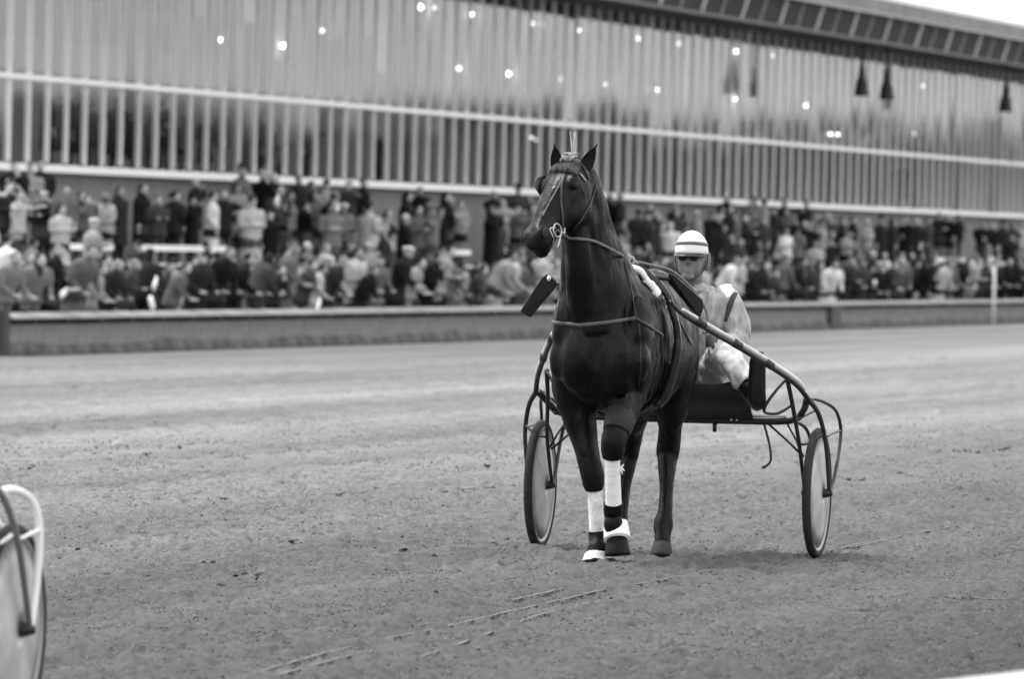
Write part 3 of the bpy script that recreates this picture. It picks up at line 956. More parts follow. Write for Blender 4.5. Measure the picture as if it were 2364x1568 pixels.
    def hoof(x, y, b, xt, yt, bt, pale=False, r=.064):
        bot, top = hp(x, y, b), hp(xt, yt, bt)
        ax = (top - bot)
        f = Vector((0, -1, 0)); f = (f - ax * f.dot(ax) / ax.length_squared).normalized()
        s = ax.normalized().cross(f)
        e = MB()
        rg = []
        for t, k, off in ((0, 1.0, .015), (.08, 1.02, .015), (.5, .9, .006), (1, .76, 0)):
            rg.append([bot + ax * t + f * off + s * (r * k * math.cos(2 * math.pi * j / 18)) + f * (r * 1.12 * k * math.sin(2 * math.pi * j / 18)) for j in range(18)])
        e.rings(rg)
        e.build('hoof', mat('pale_hoof', .035, .7, .2, .5, 25, stretch=(6, 6, 1)) if pale else hoofm, root)
    hoof(1378, 1305, -.07, 1379, 1272, -.05)
    hoof(1427, 1283, -.135, 1424, 1240, -.125, r=.068)
    hoof(1528, 1291, .915, 1529, 1256, .945, True)
    hoof(1426, 1268, 1.285, 1428, 1236, 1.31)
    # boots and bandages
    white = mat('bandage_white', .80, .75, .2, .08, 25, .3, 60)
    black = mat('boot_black', .003, .5, .12)
    grey = mat('boot_grey', .10, .6, .3, .2, 12)
    dirty = mat('bandage_dirty', .66, .8, .2, .35, 14, .3, 60)
    def sleeve(name, pts, m, q=1.2, n=18, wob=0.0):
        e = MB()
        P, R, _ = spline([hp(x, y, b) for x, y, b, r in pts], [r for *_, r in pts], 5)
        rg = []
        for i in range(len(P)):
            t = (P[min(i + 1, len(P) - 1)] - P[max(i - 1, 0)]).normalized()
            a = Vector((1, 0, 0)); a = (a - t * a.dot(t)).normalized(); bb = t.cross(a)
            k = 1 + wob * math.sin(i * 2.1)
            rg.append([P[i] + a * (R[i] * k * math.cos(2 * math.pi * j / n)) + bb * (R[i] * k * q * math.sin(2 * math.pi * j / n)) for j in range(n)])
        e.rings(rg)
        return e.build(name, m, root)
    # right fore
    sleeve('knee_boot', [(1352, 1040, -.012, .056), (1358, 1060, -.02, .061), (1367, 1092, -.025, .063), (1370, 1115, -.02, .058), (1371, 1131, -.012, .047)], mat('knee_boot_dark', .004, .5, .14, .3, 8), 1.12)
    sleeve('leg_bandage', [(1372, 1124, -.006, .040), (1374, 1150, .0, .039), (1377, 1200, .004, .040), (1379, 1230, .008, .043)], dirty, 1.22, wob=.012)
    sleeve('ankle_boot', [(1380, 1226, .006, .050), (1381, 1240, .006, .052), (1381, 1258, -.02, .050), (1381, 1272, -.045, .062), (1380, 1284, -.055, .066)], black, 1.15)
    sleeve('bell_boot', [(1379, 1279, -.05, .062), (1379, 1285, -.055, .070), (1378, 1299, -.062, .078)], white, 1.12)
    # left fore
    sleeve('knee_boot', [(1424, 995, -.212, .064), (1417, 1015, -.25, .066), (1415, 1036, -.248, .064), (1414, 1057, -.235, .053)], mat('knee_boot_dark', .018), 1.12)
    sleeve('knee_boot_strap', [(1432, 964, -.150, .082), (1428, 980, -.188, .078), (1423, 998, -.212, .072)], mat('knee_boot_grey', .016, .6, .3, .4, 10), 1.25)
    sleeve('leg_bandage', [(1414, 1048, -.236, .042), (1414, 1070, -.225, .040), (1415, 1110, -.19, .040), (1416, 1150, -.155, .042), (1416, 1166, -.142, .044)], white, 1.22, wob=.012)
    sleeve('ankle_boot', [(1416, 1162, -.145, .051), (1416, 1180, -.132, .052), (1417, 1196, -.128, .047), (1417, 1212, -.14, .053), (1418, 1230, -.145, .046), (1419, 1238, -.145, .030)], black, 1.12)
    sleeve('bell_boot', [(1421, 1205, -.105, .062), (1423, 1225, -.115, .068), (1425, 1246, -.135, .071)], white, 1.1)
    # bandage bow
    e = MB()
    for dx, dy in ((9, -10), (11, 6), (6, 14)):
        a = hp(1431, 1082, -.21); e.tube([a, hp(1431 + dx * .5, 1082 + dy * .3, -.215), hp(1431 + dx, 1082 + dy, -.21)], [.006, .007, .002], n=6, sub=3)
    e.build('bandage_knot', white, root)
    # mane, forelock and tail: many locks of hair
    hair = mat('mane_black', .008, .5, .35)
    rnd = random.Random(4)
    e = MB()
    crest = [hp(1416, 632, .12), hp(1400, 585, .03), hp(1389, 520, -.07), hp(1378, 455, -.17), hp(1356, 402, -.27)]
    C, _, _ = spline(crest, .1, 14)
    for k in range(420):
        i = int(len(C) * (1 - rnd.random() ** 1.5) * .999)
        p = C[i] + Vector((rnd.gauss(0, .008), rnd.gauss(0, .012), rnd.gauss(0, .01)))
        lng = rnd.uniform(.07, .16)
        q = [p, p + Vector((.022, -.01, -.02)) , p + Vector((.035 + rnd.gauss(0, .008), -.02 + rnd.gauss(0, .012), -lng))]
        e.tube(q, [.0055, .005, .001], n=4, sub=3)
    e.build('mane', hair, root)
    e = MB()
    for k in range(220):
        s0 = rnd.gauss(.02, .055)
        a = hd(rnd.uniform(-.05, .04), s0, .075)
        a = near_body(a, .004)
        bq = near_body(hd(rnd.uniform(.06, .20), s0 * 1.25 + .03 + rnd.gauss(0, .015), .10), .006)
        e.tube([a, near_body((a + bq) / 2, .012), bq], [.004, .004, .0008], n=4, sub=3)
    e.build('forelock', hair, root)
    e = MB()
    e.tube([(0, 1.50, 1.30), (0, 1.58, 1.30), (0, 1.63, 1.22), (0, 1.62, 1.10)], [.05, .05, .045, .02], n=10)
    for k in range(70):
        t = rnd.random(); a = Vector((rnd.gauss(0, .02), 1.61 + rnd.gauss(0, .015), 1.27 - .12 * t))
        e.tube([a, a + Vector((rnd.gauss(0, .03), .03, -.12)), a + Vector((rnd.gauss(0, .03), .01 + rnd.gauss(0, .02), -rnd.uniform(.2, .30)))], [.010, .010, .002], n=5, sub=3)
    e.build('tail', hair, root)
    return root, body, bvh, hd, (S, Nn, A)
HORSE, HBODY, HBVH, hd, HFR = make_horse()

def surf(x, y, off=.004, tube=False):
    """pixel -> point on the horse's skin, lifted by off, with its normal (horse-local)"""
    o = CAM - HO; d = ray(x, y).normalized()
    o = Vector((o.dot(HL), o.dot(HB), o.z)); d = Vector((d.dot(HL), d.dot(HB), d.z))
    loc, nrm, _, _ = HBVH.ray_cast(o, d)
    if loc is None:
        # silhouette missed: nearest skin to the ray
        best = None
        for k in range(60):
            p = o + d * (43.0 + k * .06)
            l2, n2, _, dist = HBVH.find_nearest(p)
            if best is None or dist < best[0]: best = (dist, l2, n2)
        loc, nrm = best[1], best[2]
    if nrm.dot(d) > 0: nrm = -nrm
    return loc + nrm * off, nrm
def near(p, off=.004):
    loc, nrm, _, _ = HBVH.find_nearest(Vector(p))
    return loc + nrm * off, nrm
def strap(mb, pn, w, th=.003, mi=0):
    """flat band through (point, normal) pairs"""
    P = [p for p, _ in pn]; Nv = [q for _, q in pn]
    rg = []
    for i in range(len(P)):
        t = (P[min(i + 1, len(P) - 1)] - P[max(i - 1, 0)])
        if t.length < 1e-7: continue
        t.normalize()
        s = t.cross(Nv[i]).normalized()
        rg.append([P[i] + s * w / 2 - Nv[i] * .002, P[i] + s * w / 2 * .9 + Nv[i] * th, P[i] - s * w / 2 * .9 + Nv[i] * th, P[i] - s * w / 2 - Nv[i] * .002])
    if len(rg) > 1: mb.rings(rg, mi)
def pixstrap(mb, pts, w, off=.004, th=.004, n=8, mi=0):
    pn = []
    for i in range(len(pts) - 1):
        for k in range(n):
            t = k / n
            pn.append(surf(pts[i][0] * (1 - t) + pts[i + 1][0] * t, pts[i][1] * (1 - t) + pts[i + 1][1] * t, off))
    pn.append(surf(*pts[-1], off))
    # smooth the normals a little
    out = []
    for i in range(len(pn)):
        q = Vector()
        for j in range(max(0, i - 2), min(len(pn), i + 3)): q += pn[j][1]
        out.append((pn[i][0], q.normalized()))
    strap(mb, out, w, th, mi)
def nearstrap(mb, pts, w, off=.004, th=.004, n=10, mi=0):
    P, _, _ = spline(pts, .1, n)
    pn = [near(p, off) for p in P]
    strap(mb, pn, w, th, mi)

def make_harness():
    root = empty('harness', HO, -HA, 'leather racing harness with white saddle pad and two black side boards on the horse', 'harness')
    tan = mat('worn_leather', .035, .45, .4, .25, 20)
    blk = mat('black_leather', .012, .4, .45)
    lite = mat('pale_strap', .08, .55, .35, .2, 20)
    steel = mat('bit_steel', .40, .35, .5, metal=.6)
    wht = mat('saddle_white', .82, .8, .2, .06, 30, .4, 50)
    S, Nn, A = HFR
    # bridle
    br = empty('bridle'); br.parent = root
    m = MB(); pixstrap(m, [(1303, 403), (1290, 430), (1268, 470)], .010, .003, .003); pixstrap(m, [(1268, 470), (1252, 500)], .009, .003, .003); m.build('nose_strap', lite, br)
    m = MB(); pixstrap(m, [(1303, 405), (1296, 430), (1295, 470), (1298, 500), (1299, 535)], .011, .003, .003); m.build('cheek_strap', tan, br)
    m = MB(); nearstrap(m, [hd(.12, -.11, .02), hd(.09, -.05, .1), hd(.08, .02, .11), hd(.10, .09, .06), hd(.12, .12, -.02)], .012, .003); m.build('browband', mat('browband_pale', .22, .5, .3, .9, 60), br)
    m = MB(); pixstrap(m, [(1376, 428), (1362, 470), (1340, 510), (1322, 530)], .009, .003, .003); m.build('throat_lash', tan, br)
    m = MB(); nearstrap(m, [hd(.0, -.09, .02), hd(-.04, 0, .07), hd(-.02, .09, .02), hd(.05, .11, -.04)], .012, .003, .003); m.build('crown_piece', tan, br)
    # blinker cup on the far side
    e = MB()
    c0 = hd(.25, -.104, .035)
    rg = []
    for i in range(6):
        t = i / 5
        w = .055 * math.sin(math.pi * (.2 + .6 * t))
        cc = c0 + A * (.11 * (t - .5)) - S * (.02 * math.sin(math.pi * t))
        rg.append([cc + Nn * w + S * .004, cc + Nn * w - S * .004, cc - Nn * w - S * .004, cc - Nn * w + S * .004])
    e.rings(rg); e.build('blinker', blk, br)
    # bit with ring and pale lip strap
    bit = empty('bit'); bit.parent = root
    c = hd(.80, .074, -.035)
    e = MB(); e.tube([c + A * (.034 * math.cos(q)) + Nn * (.034 * math.sin(q)) for q in [2 * math.pi * i / 12 for i in range(12)]], .0048, n=8, sub=2, closed=True); e.build('bit_ring', steel, bit)
    c2 = hd(.80, -.074, -.035)
    e = MB(); e.tube([c2 + A * (.034 * math.cos(q)) + Nn * (.034 * math.sin(q)) for q in [2 * math.pi * i / 12 for i in range(12)]], .0048, n=8, sub=2, closed=True); e.build('bit_ring', steel, bit)
    e = MB(); e.tube([c - A * .01 - Nn * .03, c + A * .05 - Nn * .05, c + A * .075 - Nn * .055], [.006, .007, .004], n=8); e.tube([c + Nn * .02, c + A * .03 + Nn * .04 - S * .01, c + A * .055 + Nn * .0], [.005, .005, .004], n=8); e.tube([c - Nn * .03 - A * .015, c - Nn * .05 - A * .03, c - Nn * .035 - A * .055], [.005, .006, .004], n=8); e.build('bit_shank', steel, bit)
    e = MB(); nearstrap(e, [hd(.80, .07, -.03), hd(.90, .058, -.045), hd(.95, .05, -.07), hd(.97, .0, -.10), hd(.93, -.05, -.07)], .012); e.build('chin_strap', lite, bit)
    # plume between the ears
    pl = empty('plume'); pl.parent = root
    rnd = random.Random(9)
    b0 = hp(1327, 376, -.33)
    e = MB()
    for k in range(14):
        tx, ty = 1327 + rnd.gauss(0, 5), 300 + abs(rnd.gauss(0, 22))
        e.tube([b0 + Vector((rnd.gauss(0, .004), rnd.gauss(0, .004), 0)), hp(1328 + (tx - 1328) * .5 + rnd.gauss(0, 2), (376 + ty) / 2, -.33), hp(tx, ty, -.33 + rnd.gauss(0, .02))], [.0022, .0026, .001], n=4, sub=3)
    e.build('feather', mat('plume_pale', .5, .9, .1), pl)
    e = MB(); e.tube([hp(1327, 388, -.335), b0, hp(1328, 362, -.33)], [.010, .016, .006], n=8); e.build('plume_holder', blk, pl)
    e = MB()
    for k in range(16):
        q = hd(rnd.uniform(-.06, .02), rnd.gauss(.01, .022), .07 + rnd.uniform(0, .02))
        e.tube([q, q + Vector((rnd.gauss(0, .01), -.01, .02)), q + Vector((rnd.gauss(0, .02), -.02, .02 + rnd.gauss(0, .01)))], [.004, .004, .001], n=4, sub=2)
    e.build('poll_tassel', mat('plume_pale', .78), pl)
    # breast strap and collar
    bs = empty('breast_collar'); bs.parent = root
    m = MB(); pixstrap(m, [(1272, 742), (1285, 746), (1340, 751), (1400, 745), (1468, 735)], .021, .003, .004, 10); m.build('breast_strap', mat('breast_leather', .075, .45, .4, .25, 15), bs)
    m = MB(); pixstrap(m, [(1468, 735), (1500, 755), (1530, 775)], .02, .003, .003, 8); m.build('trace_strap', blk, bs)
    m = MB(); pixstrap(m, [(1470, 740), (1462, 690), (1450, 640), (1442, 604)], .008, .002, .002); m.build('neck_strap', blk, bs)
    m = MB(); pixstrap(m, [(1284, 745), (1290, 700), (1299, 660)], .008, .002, .002); m.build('neck_strap', blk, bs)
    m = MB(); pixstrap(m, [(1475, 745), (1478, 800), (1480, 850), (1472, 900)], .008, .002, .002); m.build('martingale', blk, bs)
    # saddle pad over the withers
    b = .30
    def arc(b0_, l0, l1, k=9):
        out = []
        for i in range(k):
            l = l0 + (l1 - l0) * i / (k - 1)
            out.append(Vector((l, b0_, 1.75 - abs(l) * .45)))
        return out
    m = MB(); nearstrap(m, [(-.24, .24, 1.45), (-.15, .24, 1.55), (-.05, .24, 1.60), (.05, .24, 1.60), (.13, .24, 1.56), (.20, .25, 1.49), (.235, .26, 1.43)], .15, .004, .030); m.build('saddle_pad', wht, root)
    m = MB(); nearstrap(m, [(-.31, .30, 1.25), (-.20, .30, 1.48), (-.07, .30, 1.60), (.07, .30, 1.60), (.20, .30, 1.48), (.31, .32, 1.25), (.33, .33, 1.0), (.25, .34, .8)], .07, .03, .03); m.build('saddle', blk, root)
    m = MB(); nearstrap(m, [(.33, .34, 1.05), (.28, .36, .85), (.15, .37, .70), (0, .38, .68), (-.15, .37, .70), (-.28, .36, .85), (-.33, .34, 1.05)], .06, .004, .008); m.build('girth', blk, root)
    # check hook and terrets
    for px, py in ((1447, 596), (1456, 601)):
        c = hp(px, py, .24)
        e = MB(); e.tube([c + Vector((.02 * math.cos(q), 0, .02 * math.sin(q))) for q in [2 * math.pi * i / 10 for i in range(10)]], .005, n=6, sub=2, closed=True); e.build('terret', steel, root)
    for c in (hp(1518, 684, .36), hp(1535, 700, .38)):
        e = MB(); e.tube([c + Vector((.0, .03 * math.cos(q), .038 * math.sin(q))) for q in [2 * math.pi * i / 10 for i in range(10)]], .008, n=6, sub=2, closed=True); e.build('shaft_loop', steel if c.z > 1.36 else blk, root)
    # black side boards, tilted down and out from the saddle
    def board(q, th=.022):
        P = [hp(*k) for k in q]
        nrm = (P[1] - P[0]).cross(P[2] - P[0]).normalized()
        e = MB(); e.rings([[p - nrm * th / 2 for p in P], [p + nrm * th / 2 for p in P]])
        o = e.build('side_board', mat('board_black', .004, .45, .35), root, False)
        bv = o.modifiers.new('b', 'BEVEL'); bv.width = .004; bv.segments = 2
        return o
    board([(1544, 630, .34), (1556, 634, .34), (1622, 692, .34), (1625, 706, .34), (1616, 733, .34), (1602, 732, .34), (1586, 704, .36), (1543, 652, .36)])
    board([(1264, 632, .30), (1289, 652, .30), (1279, 668, .31), (1225, 733, .31), (1202, 718, .30), (1252, 640, .30)])
    e = MB(); e.tube([hp(1285, 652, .30), hp(1310, 668, .30), hp(1350, 690, .30)], .012, n=8, sub=2); e.build('board_bracket', blk, root)
    e = MB(); e.tube([hp(1548, 645, .34), hp(1515, 640, .32), hp(1470, 640, .30)], .012, n=8, sub=2); e.build('board_bracket', blk, root)
    e = MB(); e.ell(hp(1267, 643, .285), (.012, .006, .016), n=10, m=6); e.build('stud', mat('stud_bright', .9, .2, metal=.8), root)
    # side straps hanging along the ribs
    for pts in ([(1522, 720), (1527, 770), (1530, 850), (1522, 900)], [(1553, 730), (1558, 800), (1560, 850)], [(1510, 780), (1520, 830), (1508, 880), (1500, 920)]):
        m = MB(); pixstrap(m, pts, .008, .002, .002); m.build('side_strap', tan, root)
    m = MB(); pixstrap(m, [(1553, 715), (1575, 755), (1598, 800)], .010, .003, .003); m.build('hold_back_strap', lite, root)
    return root
HARN = make_harness()
# ------------------------------------------------------------------ sulky (two-wheeled race cart)
SUA = math.radians(12.0)
def _wheel_origin():
    p = ghit(1562, 1281)
    q = HO + HB * 1.72
    # straight behind the horse: keep the pixel column, distance from the shafts' length
    d = ray(1562, 1278)
    t = (q - CAM).dot(HB) / d.dot(HB)
    r = CAM + d * t
    r.z = 0
    return r
SO = _wheel_origin()
SB = Vector((math.sin(SUA), math.cos(SUA), 0)); SL = Vector((math.cos(SUA), -math.sin(SUA), 0))
def sp(x, y, b):
    p = hit(x, y, SO + SB * b, SB) - SO
    return Vector((p.dot(SL), p.dot(SB), p.z))

def make_wheel(parent, l, disc_mat, tyre_mat, rim_mat, hub_mat, R=.355):
    w = empty('wheel'); w.parent = parent; w.location = (l, 0, R)
    ty = MB()
    rg = []
    for i in range(56):
        a = 2 * math.pi * i / 56
        c = Vector((0, math.cos(a), math.sin(a)))
        rg.append([c * (R - .024 + .024 * math.cos(t)) + Vector((.024 * math.sin(t), 0, 0)) for t in [2 * math.pi * j / 12 for j in range(12)]])
    ty.rings(rg, closed=True); ty.build('tyre', tyre_mat, w)
    rm = MB(); rg = []
    for i in range(56):
        a = 2 * math.pi * i / 56
        c = Vector((0, math.cos(a), math.sin(a)))
        rg.append([c * (R - .046 + y) + Vector((x, 0, 0)) for x, y in ((-.018, 0), (-.018, .012), (.018, .012), (.018, 0), (.008, -.012), (-.008, -.012))])
    rm.rings(rg, closed=True); rm.build('rim', rim_mat, w)
    dk = MB(); rg = []
    for x, r in ((-.010, R - .05), (-.022, .22), (-.034, .07), (-.036, .03), (.036, .03), (.034, .07), (.022, .22), (.010, R - .05)):
        rg.append([Vector((x, r * math.cos(2 * math.pi * i / 48), r * math.sin(2 * math.pi * i / 48))) for i in range(48)])
    dk.rings(rg); dk.build('disc', disc_mat, w)
    hb = MB(); hb.tube([(-.085, 0, 0), (-.06, 0, 0), (-.045, 0, 0), (.045, 0, 0), (.06, 0, 0), (.085, 0, 0)], [.014, .022, .026, .026, .022, .014], n=14, sub=1); hb.build('hub', hub_mat, w)
    return w

def disc_material(name, g):
    m = mat(name, g, .45, .4, .35, 5, .05, 20)
    return m

def make_sulky(label, loc, rz, frame, shaft_top, shaft_dark, hk=1.0, fork=None, hr=.0095):
    fork = fork or frame
    root = empty('sulky', loc, rz, label, 'sulky', 'racing sulkies')
    tyre = mat('tyre_rubber', .022, .8, .25, .4, 18)
    rim = mat('rim_grey', .30, .4, .5, metal=.3)
    hub = mat('hub_dark', .015, .5)
    disc = disc_material('disc_cover', .40)
    T = .767
    for s in (-1, 1):
        make_wheel(root, s * T, disc, tyre, rim, hub)
        def tb(name, pts, r, m, sub=5, n=10):
            e = MB(); e.tube([(s * p[0], p[1], p[2]) for p in pts], r, n=n, sub=sub); return e.build(name, m, root)
        # shaft sweeping up along the horse's flank: dark steel tube, the sky's reflection on top made as a pale tube
        sp_ = [(.29, -1.85, 1.385), (.31, -1.60, 1.32), (.42, -1.30, 1.222), (.555, -.92, 1.107), (.70, -.45, .962), (.752, -.25, .865)]
        sh = tb('shaft', sp_, [.011, .012, .012, .013, .014, .015], shaft_dark)
        up_ = [(l_, b_, z_ + .024) for l_, b_, z_ in sp_[1:-1]]
        e = MB(); e.tube([(s * a_, b_, c_) for a_, b_, c_ in up_] + [(s * .735, -.31, .925)], [.010, .013, .015, .015, .013], n=12, sub=6); e.build('shaft_sky_sheen', shaft_top, sh)
        P, _, _ = spline([Vector((s * a_, b_, c_ - .012)) for a_, b_, c_ in up_], .1, 8)
        for i in (5, 13, 19):
            t = (P[i + 1] - P[i]).normalized()
            e = MB(); e.tube([P[i] - t * .045, P[i] + t * .04], .025, n=12, sub=1, ratio=.8); e.build('shaft_binding', shaft_dark, sh)
        # fork: outer front leg continues the shaft over the wheel, rear hoop, inner leg
        tb('fork_outer', [(.752, -.25, .865), (.80, -.20, .79), (.83, -.14, .65), (.835, -.06, .48), (.835, 0, .355)], [.0155, .0135, .012, .011, .011], fork)
        if hk < 1:
            tb('fork_hoop', [(.735, -.22, .80), (.765, -.05, .822), (.80, .03, .805), (.825, .07, .755), (.835, .085, .66), (.835, .06, .50), (.835, .0, .36)], hr, frame, 8)
        else:
            tb('fork_hoop', [(.745, -.20, .868), (.755, -.05, .865), (.785, .09, .845), (.822, .22, .80), (.835, .315, .70), (.835, .27, .57), (.835, .14, .43), (.835, .01, .36)], hr, frame)
        tb('fork_inner', [(.66, -.42, .99), (.675, -.30, .83), (.695, -.20, .64), (.70, -.08, .46), (.70, 0, .355)], [.013, .012, .011, .010, .010], frame)
        tb('fork_inner_rear', [(.62, .0, .745), (.67, .16, .70), (.70, .18, .58), (.70, .06, .40), (.70, 0, .355)], .010, frame)
        tb('fork_bar', [(.83, -.14, .66), (.832, .08 * hk, .68), (.835, .31 * hk, .69)], .0065, frame, 2, 8)
        tb('fork_bar', [(.70, -.19, .62), (.76, -.19, .63), (.82, -.17, .68)], .0065, frame, 2, 8)
        tb('fork_bar', [(.66, -.15, .745), (.70, -.1, .77), (.74, .02 * hk, .80)], .0065, frame, 2, 8)
        tb('brace', [(.50, -.06, .725), (.60, -.05, .64), (.70, -.06, .55)], .0065, frame, 1, 8)
        tb('brace', [(.60, -.06, .735), (.66, -.08, .64), (.70, -.10, .56)], .0060, frame, 1, 8)
        tb('foot_rest', [(.48, -.08, .725), (.515, -.10, .62), (.53, -.12, .53), (.505, -.13, .495), (.485, -.13, .487)], .007, frame, 4, 8)
        tb('stirrup', [(.66, -.42, .98), (.60, -.46, .90), (.55, -.46, .82), (.55, -.40, .79), (.60, -.3, .79), (.67, -.26, .84)], .009, frame, 4, 8)
    e = MB(); e.tube([(-.70, -.12, .80), (-.62, -.08, .745), (-.3, -.06, .735), (.3, -.06, .735), (.62, -.08, .745), (.70, -.12, .80), (.74, -.24, .865)], .019, n=12); e.tube([(-.70, -.12, .80), (-.74, -.24, .865)], .019, n=12, sub=1); e.build('cross_bar', frame, root)
    for x0, x1 in ((.36, .60), (-.60, -.36)):
        e = MB(); e.tube([(x0, -.075, .765), (x1, -.085, .772)], .011, n=8, sub=1); e.build('cross_bar_sleeve', shaft_top, root)
    e = MB(); e.tube([(.205, -.06, .72), (.205, -.06, .672)], [.013, .011], n=8, sub=1); e.build('bolt', frame, root)
    for k in (.30, .33):
        e = MB(); e.ell((k, -.087, .742), (.006, .004, .006), n=8, m=5); e.build('rivet', mat('rivet', .8), root)
    # leather mud apron in front of the seat
    e = MB()
    rg = []
    for i in range(13):
        l = -.44 + .86 * i / 12
        top = .955 - .02 * math.cos((l - .05) * 3.2) + (.035 if l > .3 else 0) * (l - .3) / .12
        bulge = -.03 * math.cos(l * 3)
        rg.append([Vector((l, -.25 + bulge, top)), Vector((l, -.262 + bulge, top - .004)), Vector((l, -.20 + bulge * .6, .84)), Vector((l, -.085, .742)), Vector((l, -.078, .748)), Vector((l, -.19 + bulge * .6, .84))])
    e.rings(rg); e.build('mud_apron', mat('apron_black', .022, .5, .35, .3, 4, .2, 12), root)
    # seat
    e = MB(); e.ell((.07, .16, .88), (.20, .19, .05), n=20, m=8); e.build('seat', mat('seat_black', .02, .5), root)
    e = MB(); e.tube([(-.10, .28, .89), (-.09, .34, .98), (.07, .36, 1.01), (.23, .34, .98), (.24, .28, .89)], .013, n=8); e.build('seat_back', frame, root)
    for l in (-.08, .22):
        e = MB(); e.tube([(l, .16, .85), (l, .05, .79), (l, -.06, .745)], .012, n=8, sub=1); e.build('seat_strut', frame, root)
    return root
FR_D = mat('frame_dark', .018, .4, .5)
SULKY = make_sulky('dark racing sulky with sky sheen along its shafts harnessed behind the dark horse', SO, -SUA, FR_D, mat('shaft_sheen_and_sleeve', .62, .5, .4, .2, 8), mat('shaft_dark', .012, .45, .45))
def make_front_sulky():
    d = FPX / 691.0
    hubp = atdepth(24, 1462, d)
    yaw = math.radians(14)
    l = Vector((math.cos(yaw), -math.sin(yaw), 0)) * .767
    o = Vector((hubp.x, hubp.y, 0)) - l
    fr = mat('frame_white', .80, .35, .5)
    make_sulky('white-framed sulky cut off by the left edge, close to the camera', o, -yaw, fr, fr, mat('frame_dark', .018), .35, mat('frame_mid', .12, .4, .5), .0135)
make_front_sulky()

